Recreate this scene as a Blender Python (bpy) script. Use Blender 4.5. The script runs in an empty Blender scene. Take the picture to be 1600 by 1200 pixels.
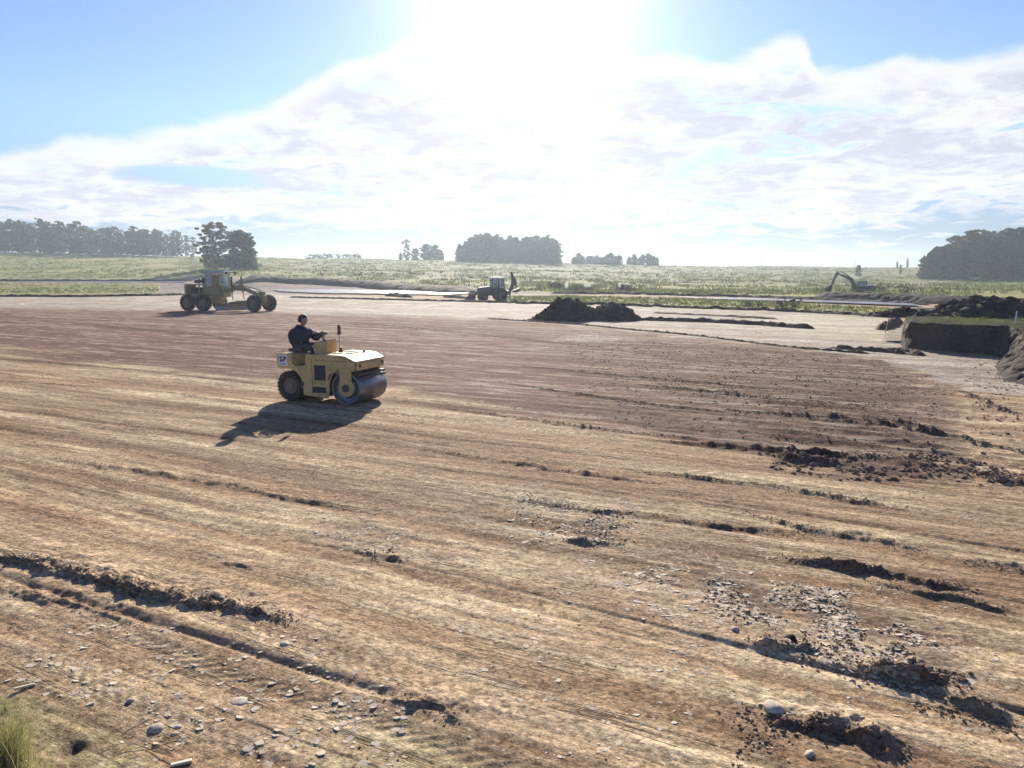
import bpy, bmesh, math, random
import numpy as np
from mathutils import Vector, Matrix, Euler
random.seed(7); rng = np.random.default_rng(7)
R = math.radians
SC = bpy.context.scene
COL = SC.collection

# ------------------------------------------------------------------ camera
CAM_H = 3.15; F = 1232.0; PITCH = math.atan((600-428)/F)
cam_d = bpy.data.cameras.new('camera'); cam = bpy.data.objects.new('camera', cam_d); COL.objects.link(cam)
cam.location = (0, 0, CAM_H); cam.rotation_euler = (R(90)-PITCH, 0, 0)
cam_d.sensor_width = 36; cam_d.lens = 36*F/1600; cam_d.clip_start = .1; cam_d.clip_end = 12000
SC.camera = cam

SUN_EL, SUN_AZ = 20.0, 1.0          # azimuth right of +Y
SUN_DIR = Vector((math.sin(R(SUN_AZ))*math.cos(R(SUN_EL)), math.cos(R(SUN_AZ))*math.cos(R(SUN_EL)), math.sin(R(SUN_EL))))
SC.view_settings.view_transform = 'Standard'; SC.view_settings.look = 'None'
SC.view_settings.gamma = 1; SC.view_settings.use_curve_mapping = False
SC.view_settings.exposure = 1.25
SC.cycles.volume_bounces = 1; SC.cycles.max_bounces = 6; SC.cycles.transparent_max_bounces = 8
SC.cycles.volume_max_steps = 64

class NT:
    """tiny node helper"""
    def __init__(s, tree): s.t = tree; s.n = tree.nodes; s.l = tree.links
    def add(s, typ, ins=None, **kw):
        n = s.n.new(typ)
        for k, v in kw.items(): setattr(n, k, v)
        if ins:
            for k, v in ins.items():
                if isinstance(v, bpy.types.NodeSocket): s.l.new(v, n.inputs[k])
                else: n.inputs[k].default_value = v
        return n
    def math(s, op, a, b=None, c=None, clamp=False):
        n = s.n.new('ShaderNodeMath'); n.operation = op; n.use_clamp = clamp
        for i, v in enumerate((a, b, c)):
            if v is None: continue
            if isinstance(v, bpy.types.NodeSocket): s.l.new(v, n.inputs[i])
            else: n.inputs[i].default_value = v
        return n.outputs[0]
    def mix(s, f, a, b, blend='MIX'):
        n = s.n.new('ShaderNodeMix'); n.data_type = 'RGBA'; n.blend_type = blend
        for i, v in ((0, f), (6, a), (7, b)):
            if isinstance(v, bpy.types.NodeSocket): s.l.new(v, n.inputs[i])
            else: n.inputs[i].default_value = v if i == 0 or len(v) == 4 else (*v, 1)
        return n.outputs[2]
    def noise(s, vec, scale, detail=4, rough=.55, dist=0):
        n = s.n.new('ShaderNodeTexNoise'); n.inputs['Scale'].default_value = scale
        n.inputs['Detail'].default_value = detail; n.inputs['Roughness'].default_value = rough
        n.inputs['Distortion'].default_value = dist
        if vec is not None: s.l.new(vec, n.inputs['Vector'])
        return n.outputs[0]
    def ramp(s, f, stops):
        n = s.n.new('ShaderNodeValToRGB'); e = n.color_ramp.elements
        while len(e) < len(stops): e.new(.5)
        for i, (p, c) in enumerate(stops):
            e[i].position = p; e[i].color = (c, c, c, 1) if not hasattr(c, '__len__') else (*c, 1)
        s.l.new(f, n.inputs[0]); return n.outputs[0]
    def sstep(s, v, a, b):
        n = s.n.new('ShaderNodeMapRange'); n.interpolation_type = 'SMOOTHSTEP'
        s.l.new(v, n.inputs[0]); n.inputs[1].default_value = a; n.inputs[2].default_value = b
        return n.outputs[0]

# ------------------------------------------------------------------ world
def make_world():
    w = bpy.data.worlds.new('World'); SC.world = w; w.use_nodes = True
    t = NT(w.node_tree); t.n.clear()
    sky = t.add('ShaderNodeTexSky', sky_type='NISHITA', sun_disc=False)
    sky.sun_elevation = R(SUN_EL); sky.sun_rotation = R(SUN_AZ)
    sky.air_density = 1.0; sky.dust_density = .15; sky.ozone_density = 2.2
    tc = t.add('ShaderNodeTexCoord').outputs['Generated']
    nrm = t.add('ShaderNodeVectorMath', operation='NORMALIZE'); t.l.new(tc, nrm.inputs[0]); d = nrm.outputs[0]
    sx = t.add('ShaderNodeSeparateXYZ', {0: d}); x, y, z = sx.outputs
    el = t.math('MULTIPLY', t.math('ARCSINE', z), 180/math.pi)
    az = t.math('MULTIPLY', t.math('ARCTAN2', x, y), 180/math.pi)
    # flat sheet of cloud overhead: direction projected on a horizontal plane
    zz = t.math('ADD', t.math('MAXIMUM', z, 0.0), 0.15)
    cx = t.math('DIVIDE', x, zz); cy = t.math('DIVIDE', y, zz)
    cv = t.add('ShaderNodeCombineXYZ', {0: cx, 1: cy}).outputs[0]
    n_big = t.noise(cv, .9, 5, .55, .4)
    n_mid = t.noise(cv, 4.2, 8, .60, .6)
    n_fine = t.noise(cv, 14.0, 5, .6, .3)
    # angular noise (keeps billows at the upper rim round)
    av = t.add('ShaderNodeCombineXYZ', {0: t.math('MULTIPLY', az, .055), 1: t.math('MULTIPLY', el, .10)}).outputs[0]
    n_ang = t.noise(av, 2.6, 8, .58, .5)
    # upper rim of the cloud sheet as elevation over azimuth
    fc = t.add('ShaderNodeFloatCurve'); t.l.new(t.math('MULTIPLY_ADD', az, 1/100, .5), fc.inputs['Value'])
    pts = [(-50, 6), (-34, 7.4), (-30, 7.9), (-24, 9.2), (-18, 11.0), (-12, 13.6), (-6, 16.5), (0, 18.0), (8, 14.8), (15, 14.8), (19, 15.7), (20.5, 13.4), (22, 13.2), (26, 13.3), (31, 13.2), (36, 12.2), (50, 10)]
    c = fc.mapping.curves[0]
    for i, (a, e) in enumerate(pts):
        if i == 0: c.points[0].location = (a/100+.5, e/30)
        elif i == len(pts)-1: c.points[-1].location = (a/100+.5, e/30)
        else: c.points.new(a/100+.5, e/30)
    fc.mapping.update()
    rim = t.math('MULTIPLY', fc.outputs[0], 30)
    inside = t.math('SUBTRACT', rim, el)                           # degrees below the rim
    jitter = t.math('MULTIPLY', t.math('SUBTRACT', n_ang, .5), 3.6)
    ins = t.math('ADD', inside, jitter)
    body = t.sstep(ins, -.15, .9)
    # holes and thinning to the horizon
    hole = t.math('ADD', t.math('MULTIPLY', n_mid, .55), t.math('MULTIPLY', n_big, .45))
    low = t.sstep(el, 1.2, 4.5)
    thr_hi = t.math('MULTIPLY_ADD', low, -.17, .60)
    dn = t.math('SUBTRACT', hole, thr_hi)
    cover = t.sstep(dn, -.05, .06)
    near_rim = t.sstep(ins, 3.6, 1.0)
    cover = t.math('MAXIMUM', cover, near_rim)
    # blue gap in the lower left of the sheet
    g1 = t.math('DIVIDE', t.math('ADD', az, 20.5), 5.5); g2 = t.math('DIVIDE', t.math('SUBTRACT', el, 6.3), .8)
    gg = t.math('ADD', t.math('MULTIPLY', g1, g1), t.math('MULTIPLY', g2, g2))
    gg = t.math('ADD', gg, t.math('MULTIPLY', t.math('SUBTRACT', n_ang, .5), 3.0))
    cover = t.math('MULTIPLY', cover, t.sstep(gg, .45, 1.25))
    cloud = t.math('MULTIPLY', body, cover)
    # sun aureole
    dt = t.add('ShaderNodeVectorMath', operation='DOT_PRODUCT'); t.l.new(d, dt.inputs[0]); dt.inputs[1].default_value = SUN_DIR
    ang = t.math('MULTIPLY', t.math('ARCCOSINE', t.math('MINIMUM', dt.outputs['Value'], .99999)), 180/math.pi)
    a1 = t.math('EXPONENT', t.math('MULTIPLY', ang, -1/2.6))
    a2 = t.math('EXPONENT', t.math('MULTIPLY', ang, -1/9.0))
    # cloud colour: bright where thin, lavender grey in the thick
    thick = t.math('MULTIPLY', t.sstep(ins, .4, 2.6), t.sstep(t.math('ADD', t.math('MULTIPLY', n_mid, .5), t.math('ADD', t.math('MULTIPLY', n_fine, .2), t.math('MULTIPLY', n_ang, .3))), .42, .58))
    ccol = t.mix(thick, CLOUD_LIT, CLOUD_GREY)
    lowc = t.sstep(el, 5.5, 1.0)
    ccol = t.mix(t.math('MULTIPLY', lowc, .35), ccol, (6.9, 6.7, 6.6))
    tint = t.mix(t.sstep(el, .5, 11), SKY_LOW, SKY_TINT)
    hsv = t.mix(1.0, sky.outputs[0], tint, 'MULTIPLY')
    base = t.mix(cloud, hsv, ccol)
    gl = t.math('ADD', t.math("MULTIPLY", a1, 45.0), t.math('MULTIPLY', a2, t.math('MULTIPLY_ADD', cloud, 1.3, .6)))
    glow = t.add('ShaderNodeVectorMath', {0: (1.0, .99, .97), 'Scale': gl}, operation='SCALE').outputs[0]
    tot = t.mix(1.0, base, glow, 'ADD')
    bg = t.add('ShaderNodeBackground', {'Strength': SKY_STR}); t.l.new(tot, bg.inputs[0])
    out = t.add('ShaderNodeOutputWorld'); t.l.new(bg.outputs[0], out.inputs[0])
CLOUD_LIT = (7.4, 7.6, 7.9); CLOUD_GREY = (5.2, 5.4, 6.5); SKY_TINT = (.86, .93, 1.30); SKY_LOW = (.22, .30, .50); SKY_STR = .05
make_world()
sl = bpy.data.lights.new('sun', 'SUN'); sl.energy = 4.6; sl.angle = R(.55); sl.color = (1, .93, .82)
so = bpy.data.objects.new('sun', sl); COL.objects.link(so); so.rotation_euler = (-SUN_DIR).to_track_quat('-Z', 'Y').to_euler()

# ------------------------------------------------------------------ helpers
def ray(px, py):
    cp, sp = math.cos(PITCH), math.sin(PITCH)
    a, b = (px-800)/F, (600-py)/F
    return Vector((a, cp+b*sp, -sp+b*cp))
def G(px, py, z=0.0):
    r = ray(px, py); k = (z-CAM_H)/r.z
    return Vector((r.x*k, r.y*k, z))
def AT(px, dist, z=0.0):
    """point at forward distance dist seen in image column px"""
    k = dist/math.cos(PITCH)*1.0
    return Vector(((px-800)/F*dist*1.0, dist, z))
def to_px(x, y, z=0.0):
    cp, sp = math.cos(PITCH), math.sin(PITCH)
    dz = z-CAM_H
    fw = y*cp-dz*sp; up = y*sp+dz*cp
    return 800+F*x/fw, 600-F*up/fw

def tag(o, label=None, cat=None, group=None, kind=None):
    for k, v in (('label', label), ('category', cat), ('group', group), ('kind', kind)):
        if v: o[k] = v
    return o
def empty(name, loc, rz=0, **kw):
    o = bpy.data.objects.new(name, None); COL.objects.link(o); o.location = loc; o.rotation_euler = (0, 0, rz)
    o.empty_display_size = .2
    return tag(o, **kw)
def link(name, me, mat=None, parent=None, loc=(0,0,0), rot=(0,0,0), **kw):
    o = bpy.data.objects.new(name, me); COL.objects.link(o); o.location = loc; o.rotation_euler = rot
    if mat and not me.materials: me.materials.append(mat)
    if parent: o.parent = parent
    return tag(o, **kw)
def np_mesh(name, V, Fc, smooth=True):
    """Fc: (n,k) int array of same-size faces"""
    me = bpy.data.meshes.new(name); V = np.asarray(V, np.float32); Fc = np.asarray(Fc, np.int32)
    me.vertices.add(len(V)); me.vertices.foreach_set('co', V.ravel())
    k = Fc.shape[1]; me.loops.add(Fc.size); me.loops.foreach_set('vertex_index', Fc.ravel())
    me.polygons.add(len(Fc)); me.polygons.foreach_set('loop_start', np.arange(0, Fc.size, k, dtype=np.int32))
    try: me.polygons.foreach_set('loop_total', np.full(len(Fc), k, np.int32))
    except Exception: pass
    me.polygons.foreach_set('use_smooth', np.full(len(Fc), smooth, bool))
    me.update(calc_edges=True); me.validate()
    return me

class MB:
    """collects shapes and builds one mesh"""
    def __init__(s): s.v = []; s.f = []; s.sm = []
    def _add(s, vs, fs, M=None, smooth=False):
        b = len(s.v)
        for p in vs:
            p = Vector(p)
            s.v.append(tuple(M @ p if M else p))
        for f in fs: s.f.append(tuple(i+b for i in f)); s.sm.append(smooth)
        return s
    def box(s, c, sz, rot=(0,0,0), M=None, taper=1.0):
        hx, hy, hz = sz[0]/2, sz[1]/2, sz[2]/2
        vs = [(-hx,-hy,-hz),(hx,-hy,-hz),(hx,hy,-hz),(-hx,hy,-hz)] + [(a*hx*taper,b*hy*taper,hz) for a,b in ((-1,-1),(1,-1),(1,1),(-1,1))]
        fs = [(3,2,1,0),(4,5,6,7),(0,1,5,4),(1,2,6,5),(2,3,7,6),(3,0,4,7)]
        T = Matrix.Translation(c) @ Euler(rot).to_matrix().to_4x4()
        return s._add(vs, fs, (M @ T) if M else T)
    def prism(s, prof, y0, y1):
        """profile in xz extruded along y (counter-clockwise seen from -y)"""
        n = len(prof); vs = [(x, y0, z) for x, z in prof]+[(x, y1, z) for x, z in prof]
        fs = [tuple(range(n)), tuple(range(2*n-1, n-1, -1))]
        fs += [(i, i+n, (i+1) % n+n, (i+1) % n) for i in range(n)]
        return s._add(vs, fs)
    def beam(s, a, b, w, h, w2=None, h2=None, up=(0,0,1)):
        a, b = Vector(a), Vector(b); d = (b-a).normalized(); u = Vector(up)
        if abs(d.dot(u)) > .97: u = Vector((1,0,0))
        r = d.cross(u).normalized(); u = r.cross(d)
        w2 = w2 or w; h2 = h2 or h
        vs = [p+r*sx*ww/2+u*sy*hh/2 for p, ww, hh in ((a,w,h),(b,w2,h2)) for sx, sy in ((-1,-1),(1,-1),(1,1),(-1,1))]
        return s._add(vs, [(3,2,1,0),(4,5,6,7),(0,1,5,4),(1,2,6,5),(2,3,7,6),(3,0,4,7)])
    def cyl(s, a, b, r0, r1=None, n=20, caps=True, smooth=True):
        a, b = Vector(a), Vector(b); r1 = r0 if r1 is None else r1
        d = (b-a).normalized(); u = Vector((0,0,1)) if abs(d.z) < .9 else Vector((1,0,0))
        p = d.cross(u).normalized(); q = d.cross(p)
        vs = []
        for c, r in ((a, r0), (b, r1)):
            for i in range(n):
                t = 2*math.pi*i/n; vs.append(c+p*math.cos(t)*r+q*math.sin(t)*r)
        s._add(vs, [(i, (i+1) % n, (i+1) % n+n, i+n) for i in range(n)], smooth=smooth)
        if caps: s._add(vs, [tuple(range(n-1,-1,-1)), tuple(range(n, 2*n))])
        return s
    def tube(s, pts, r, n=8):
        for i in range(len(pts)-1): s.cyl(pts[i], pts[i+1], r, n=n)
        return s
    def lathe(s, prof, c=(0,0,0), axis='y', n=28, a0=0, smooth=True):
        """prof: list of (radius, along)"""
        vs = []
        for r, h in prof:
            for i in range(n):
                t = 2*math.pi*i/n; a, b = r*math.cos(t), r*math.sin(t)
                vs.append({'y': (a, h, b), 'z': (a, b, h), 'x': (h, a, b)}[axis])
        vs = [Vector(v)+Vector(c) for v in vs]; m = len(prof)
        fs = [(j*n+i, j*n+(i+1) % n, (j+1)*n+(i+1) % n, (j+1)*n+i) for j in range(m-1) for i in range(n)]
        return s._add(vs, fs, smooth=smooth)
    def build(s, name, mat, parent=None, bevel=0, **kw):
        me = bpy.data.meshes.new(name); me.from_pydata([tuple(v) for v in s.v], [], s.f)
        me.polygons.foreach_set('use_smooth', s.sm)
        bm = bmesh.new(); bm.from_mesh(me); bmesh.ops.recalc_face_normals(bm, faces=bm.faces); bm.to_mesh(me); bm.free()
        me.update()
        o = link(name, me, mat, parent, **kw)
        if bevel:
            m = o.modifiers.new('bevel', 'BEVEL'); m.width = bevel; m.segments = 2; m.limit_method = 'ANGLE'; m.angle_limit = R(35)
        return o

# numpy gradient noise
def pn(x, y, seed=0):
    x = np.asarray(x, np.float64); y = np.asarray(y, np.float64)
    ix = np.floor(x).astype(np.int64); iy = np.floor(y).astype(np.int64); fx = x-ix; fy = y-iy
    def g(a, b, dx, dy):
        h = (a*374761393+b*668265263+seed*974634777) & 0xffffffff
        h = ((h ^ (h >> 13))*1274126177) & 0xffffffff; h = h ^ (h >> 16)
        th = (h & 0xffff)*(2*np.pi/65536)
        return np.cos(th)*dx+np.sin(th)*dy
    u = fx*fx*fx*(fx*(fx*6-15)+10); v = fy*fy*fy*(fy*(fy*6-15)+10)
    a = g(ix, iy, fx, fy); b = g(ix+1, iy, fx-1, fy); c = g(ix, iy+1, fx, fy-1); d = g(ix+1, iy+1, fx-1, fy-1)
    return ((a*(1-u)+b*u)*(1-v)+(c*(1-u)+d*u)*v)*1.4
def fbm(x, y, o=4, seed=0, gain=.5, ny=None, lam=None):
    """lam: base wavelength in metres, ny: local sample spacing -> octaves too fine for the grid fade out"""
    s = 0; a = 1; tot = 0
    for i in range(o):
        w = a
        if ny is not None: w = a*np.clip((lam/2**i/ny-1.2)/2, 0, 1)
        s = s+w*pn(x*2**i+13.7*i, y*2**i-7.3*i, seed+i); tot += a; a *= gain
    return s/tot*1.5
def ss(v, a, b): t = np.clip((v-a)/(b-a), 0, 1); return t*t*(3-2*t)
def poly_sd(X, Y, P):
    """signed distance (negative inside) to polygon"""
    P = np.array(P, float); n = len(P); d2 = np.full(X.shape, 1e18); ins = np.zeros(X.shape, bool)
    for i in range(n):
        a, b = P[i], P[(i+1) % n]; e = b-a; wx, wy = X-a[0], Y-a[1]
        t = np.clip((wx*e[0]+wy*e[1])/(e@e), 0, 1); d2 = np.minimum(d2, (wx-e[0]*t)**2+(wy-e[1]*t)**2)
        c = ((a[1] > Y) != (b[1] > Y)); 
        with np.errstate(divide='ignore', invalid='ignore'):
            xi = (b[0]-a[0])*(Y-a[1])/(b[1]-a[1] if b[1] != a[1] else 1e-9)+a[0]
        ins ^= c & (X < xi)
    d = np.sqrt(d2); return np.where(ins, -d, d)
def line_sd(X, Y, P):
    """(signed distance to polyline, position 0..1): positive on the far (larger y) side"""
    P = np.array(P, float); best = np.full(X.shape, 1e18); sg = np.zeros(X.shape); tt = np.zeros(X.shape)
    L = np.r_[0, np.cumsum(np.hypot(*(P[1:]-P[:-1]).T))]; L /= L[-1]
    for i in range(len(P)-1):
        a, b = P[i], P[i+1]; e = b-a; wx, wy = X-a[0], Y-a[1]
        t = np.clip((wx*e[0]+wy*e[1])/(e@e), 0, 1); d = np.hypot(wx-e[0]*t, wy-e[1]*t)
        cr = np.sign(e[0]*wy-e[1]*wx); m = d < best
        best = np.where(m, d, best); sg = np.where(m, cr, sg); tt = np.where(m, L[i]+(L[i+1]-L[i])*t, tt)
    return best*sg, tt

# ------------------------------------------------------------------ materials
def mat_new(name):
    m = bpy.data.materials.new(name); m.use_nodes = True; t = NT(m.node_tree)
    p = t.n['Principled BSDF']; return m, t, p
def paint(name, col, rough=.5, dirt=(.30,.22,.15), dirt_amt=.5, metal=0, scale=6, bump=.0, spec=.5):
    """worn paint or metal with dust and scuffs in object space"""
    m, t, p = mat_new(name)
    oc = t.add('ShaderNodeTexCoord').outputs['Object']
    n1 = t.noise(oc, scale, 8, .65, .3); n2 = t.noise(oc, scale*5, 6, .6); n3 = t.noise(oc, scale*.35, 3, .5)
    f = t.math('MULTIPLY', t.sstep(t.math('ADD', t.math('MULTIPLY', n1, .6), t.math('MULTIPLY', n2, .4)), .46, .66), dirt_amt, clamp=True)
    var = t.mix(n3, tuple(c*.82 for c in col), tuple(min(1, c*1.15) for c in col))
    t.l.new(t.mix(f, var, dirt), p.inputs['Base Color'])
    r = t.math('MULTIPLY_ADD', f, .35, rough, clamp=True); t.l.new(r, p.inputs['Roughness'])
    if metal: t.l.new(t.math('MULTIPLY_ADD', f, -metal, metal, clamp=True), p.inputs['Metallic'])
    p.inputs['Specular IOR Level'].default_value = spec
    if bump:
        b = t.add('ShaderNodeBump', {'Height': n2, 'Strength': bump, 'Distance': .01}); t.l.new(b.outputs[0], p.inputs['Normal'])
    return m
def soil_mat(name, c1, c2, c3=None, rough=.9, scale=1.0, bump=.6, bd=.03):
    m, t, p = mat_new(name)
    g = t.add('ShaderNodeNewGeometry').outputs['Position']
    n1 = t.noise(g, 1.3*scale, 6, .6); n2 = t.noise(g, 9*scale, 8, .7); n3 = t.noise(g, 45*scale, 4, .6)
    c = t.mix(t.sstep(n1, .38, .62), c1, c2)
    c = t.mix(t.sstep(n2, .5, .72), c, c3 or tuple(x*1.7 for x in c2))
    c = t.mix(1.0, c, t.ramp(n3, [(.3, .72), (.7, 1.25)]), 'MULTIPLY')
    t.l.new(c, p.inputs['Base Color']); p.inputs['Roughness'].default_value = rough; p.inputs['Specular IOR Level'].default_value = .06
    h = t.math('ADD', n2, t.math('MULTIPLY', n3, .4))
    b = t.add('ShaderNodeBump', {'Height': h, 'Strength': bump, 'Distance': bd}); t.l.new(b.outputs[0], p.inputs['Normal'])
    return m
def leaf_mat(name, c1, c2, trans=.25):
    m, t, p = mat_new(name)
    oi = t.add('ShaderNodeObjectInfo').outputs['Random']
    g = t.add('ShaderNodeNewGeometry'); n = t.noise(g.outputs['Position'], .8, 3)
    rnd = g.outputs['Random Per Island']
    f = t.math('ADD', t.math('MULTIPLY', n, .4), t.math('ADD', t.math('MULTIPLY', rnd, .4), t.math('MULTIPLY', oi, .3)))
    c = t.mix(t.sstep(f, .3, .85), c1, c2); t.l.new(c, p.inputs['Base Color']); p.inputs['Roughness'].default_value = .65
    p.inputs['Specular IOR Level'].default_value = .2
    tr = t.add('ShaderNodeBsdfTranslucent'); t.l.new(c, tr.inputs[0])
    mx = t.add('ShaderNodeMixShader', {0: trans}); t.l.new(p.outputs[0], mx.inputs[1]); t.l.new(tr.outputs[0], mx.inputs[2])
    t.l.new(mx.outputs[0], t.n['Material Output'].inputs[0]); return m

def ground_mat():
    m, t, p = mat_new('graded_earth')
    col = t.add('ShaderNodeVertexColor', layer_name='tint').outputs[0]
    at = t.add('ShaderNodeVertexColor', layer_name='props').outputs[0]
    sp = t.add('ShaderNodeSeparateColor', {0: at}); wet, grass, rz = sp.outputs
    bare = t.math('SUBTRACT', 1, grass)
    g = t.add('ShaderNodeNewGeometry').outputs['Position']
    wv = t.add('ShaderNodeTexNoise', {'Vector': g, 'Scale': .12, 'Detail': 2.0}).outputs['Color']
    off = t.add('ShaderNodeVectorMath', {0: wv, 'Scale': .9}, operation='SCALE').outputs[0]
    gw = t.add('ShaderNodeVectorMath', {0: g, 1: off}, operation='ADD').outputs[0]
    mp = t.add('ShaderNodeMapping', {0: gw}); mp.inputs['Rotation'].default_value = (0, 0, R(29))
    def stretched(sx): 
        q = t.add('ShaderNodeMapping', {0: mp.outputs[0]}); q.inputs['Scale'].default_value = (sx, 1, 1); return q.outputs[0]
    s0 = t.noise(stretched(.05), 1.5, 6, .62)       # broad passes of the blade and drum
    s1 = t.noise(stretched(.16), 4.0, 7, .68)       # streaks
    s2 = t.noise(stretched(.6), 13, 7, .74)         # fine combing
    g0 = t.noise(g, 1.1, 5, .6); g1 = t.noise(g, 24, 8, .74); g2 = t.noise(g, 120, 4, .7); g3 = t.noise(g, 5, 6, .65)
    def crease(n, w, gate, a, b):
        c = t.sstep(t.math('ABSOLUTE', t.math('SUBTRACT', n, .5)), w, 0.0); return t.math('MULTIPLY', t.math('MULTIPLY', c, t.sstep(gate, a, b)), bare)
    c0 = crease(s0, .020, g0, .44, .60); c1 = crease(s1, .016, g3, .42, .60)
    vo = t.add('ShaderNodeTexVoronoi', {'Vector': g, 'Scale': 17.0}, feature='F1'); vd = vo.outputs['Distance']
    vc = t.add('ShaderNodeSeparateColor', {0: vo.outputs['Color']}).outputs[0]
    plate = t.math('MULTIPLY', t.sstep(t.math('ADD', vd, t.math('MULTIPLY', t.math('SUBTRACT', g1, .5), .5)), .36, .30), t.sstep(t.math('ADD', vc, t.math('MULTIPLY', t.math('SUBTRACT', g3, .5), 2.6)), .80, .84))
    plate = t.math('MULTIPLY', plate, bare)
    c = t.mix(1.0, col, t.ramp(s0, [(.36, (.74,.70,.67)), (.5, (1,1,1)), (.66, (1.30,1.30,1.28))]), 'MULTIPLY')
    c = t.mix(1.0, c, t.ramp(s1, [(.36, (.78,.74,.71)), (.48, (1.0,1.0,1.0)), (.64, (1.30,1.30,1.28))]), 'MULTIPLY')
    c = t.mix(1.0, c, t.ramp(s2, [(.34, (.72,.70,.68)), (.68, (1.28,1.28,1.28))]), 'MULTIPLY')
    c = t.mix(1.0, c, t.ramp(g1, [(.36, (.40,.36,.33)), (.49, (1,1,1)), (.66, (1.45,1.45,1.43))]), 'MULTIPLY')
    g4 = t.noise(g, 9, 7, .72)
    c = t.mix(1.0, c, t.ramp(g4, [(.38, (.66,.62,.59)), (.48, (1,1,1)), (.62, (1.22,1.22,1.20))]), 'MULTIPLY')
    c = t.mix(1.0, c, t.ramp(g2, [(.34, .66), (.66, 1.34)]), 'MULTIPLY')
    c = t.mix(t.math('MULTIPLY', t.math('MULTIPLY', rz, t.sstep(g4, .52, .42)), .55), c, (.075, .048, .038))
    zs = t.math('MULTIPLY', rz, t.sstep(t.math('ADD', t.math('MULTIPLY', s0, .45), t.math('MULTIPLY', s1, .55)), .505, .585))
    c = t.mix(t.math('MULTIPLY', zs, .75), c, (.40, .32, .235))
    zd = t.math('MULTIPLY', t.math('SUBTRACT', bare, rz, clamp=True), t.sstep(t.math('ADD', t.math('MULTIPLY', s0, .6), t.math('MULTIPLY', g3, .4)), .53, .60))
    c = t.mix(t.math('MULTIPLY', zd, .30), c, (.17, .105, .075))
    c = t.mix(t.math('MULTIPLY', plate, .42), c, (.42, .35, .26))
    c = t.mix(t.math('MULTIPLY', t.math('MAXIMUM', c0, c1), .55), c, (.07, .045, .032))
    t.l.new(c, p.inputs['Base Color'])
    r = t.math('SUBTRACT', .97, t.math('MULTIPLY', wet, t.math('MULTIPLY_ADD', t.sstep(s1, .40, .66), .55, .12)), clamp=True)
    t.l.new(r, p.inputs['Roughness'])
    t.l.new(t.math('MULTIPLY_ADD', wet, .45, .06), p.inputs['Specular IOR Level'])
    h = t.math('ADD', t.math('MULTIPLY', s1, 1.6), t.math('ADD', t.math('MULTIPLY', g1, 1.3), t.math('ADD', t.math('MULTIPLY', s2, .9), t.math('MULTIPLY', g2, .35))))
    h = t.math('ADD', h, t.math('MULTIPLY', plate, .35)); h = t.math('SUBTRACT', h, t.math('MULTIPLY', c1, .9))
    h0 = t.math('SUBTRACT', t.math('ADD', t.math('MULTIPLY', s0, 1.5), t.math('MULTIPLY', t.math('MULTIPLY', rz, g4), 1.6)), c0)
    b0 = t.add('ShaderNodeBump', {'Height': h0, 'Strength': .55, 'Distance': .07})
    st = t.math('MULTIPLY_ADD', wet, -.3, .75, clamp=True)
    b = t.add('ShaderNodeBump', {'Height': h, 'Strength': st, 'Distance': .024, 'Normal': b0.outputs[0]}); t.l.new(b.outputs[0], p.inputs['Normal'])
    return m
M_ground = ground_mat()
M_dark = soil_mat('dark_soil', (.030,.024,.022), (.055,.042,.034), (.10,.078,.060))
M_brown = soil_mat('brown_soil', (.085,.055,.040), (.14,.095,.068), (.22,.16,.12))
M_clod = soil_mat('clod_soil', (.17,.11,.07), (.28,.19,.125), (.38,.29,.20), scale=2)
M_flake = soil_mat('dried_mud', (.44,.35,.25), (.60,.50,.37), (.70,.61,.48), scale=3, bump=.3, bd=.008)
M_stone = soil_mat('pale_stone', (.38,.31,.23), (.52,.45,.36), (.62,.56,.47), scale=4, bump=.25, bd=.006)

# ------------------------------------------------------------------ ground sheet
def hill(x, y):
    d = np.maximum(y, 1e-3); az = np.degrees(np.arctan2(x, d))
    zc = np.interp(az, [-60,-33,-27,-18,-9,4,14,26,60], [17,15.2,13.6,12.0,11.3,8.8,7.2,6.4,5.0])
    d0 = np.interp(az, [-33,-22,-18,-4,0,25,33], [215,205,165,150,125,150,170]); pw = np.interp(az, [-33,-26,-20,-10,10,30], [1.0,1.0,.85,1.1,1.7,2.5])
    plat = 1.1*ss(-az, 15, 20)*ss(d, 166, 188); r = np.where(az > 0, np.hypot(x*.6, d), d)
    s = np.clip((r-d0)/(450-d0), 0, None); top = np.where(s < 1, s**pw, 1-.10*(s-1))
    top = np.where(s < 1, top, 1-ss(s, 1, 4)*1.2)
    return plat*(1-.9*np.clip(s, 0, 1))+zc*np.where(s < .0, 0, top)+ss(s, .02, .3)*fbm(x/45, y/45, 3, 90)*.8
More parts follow.
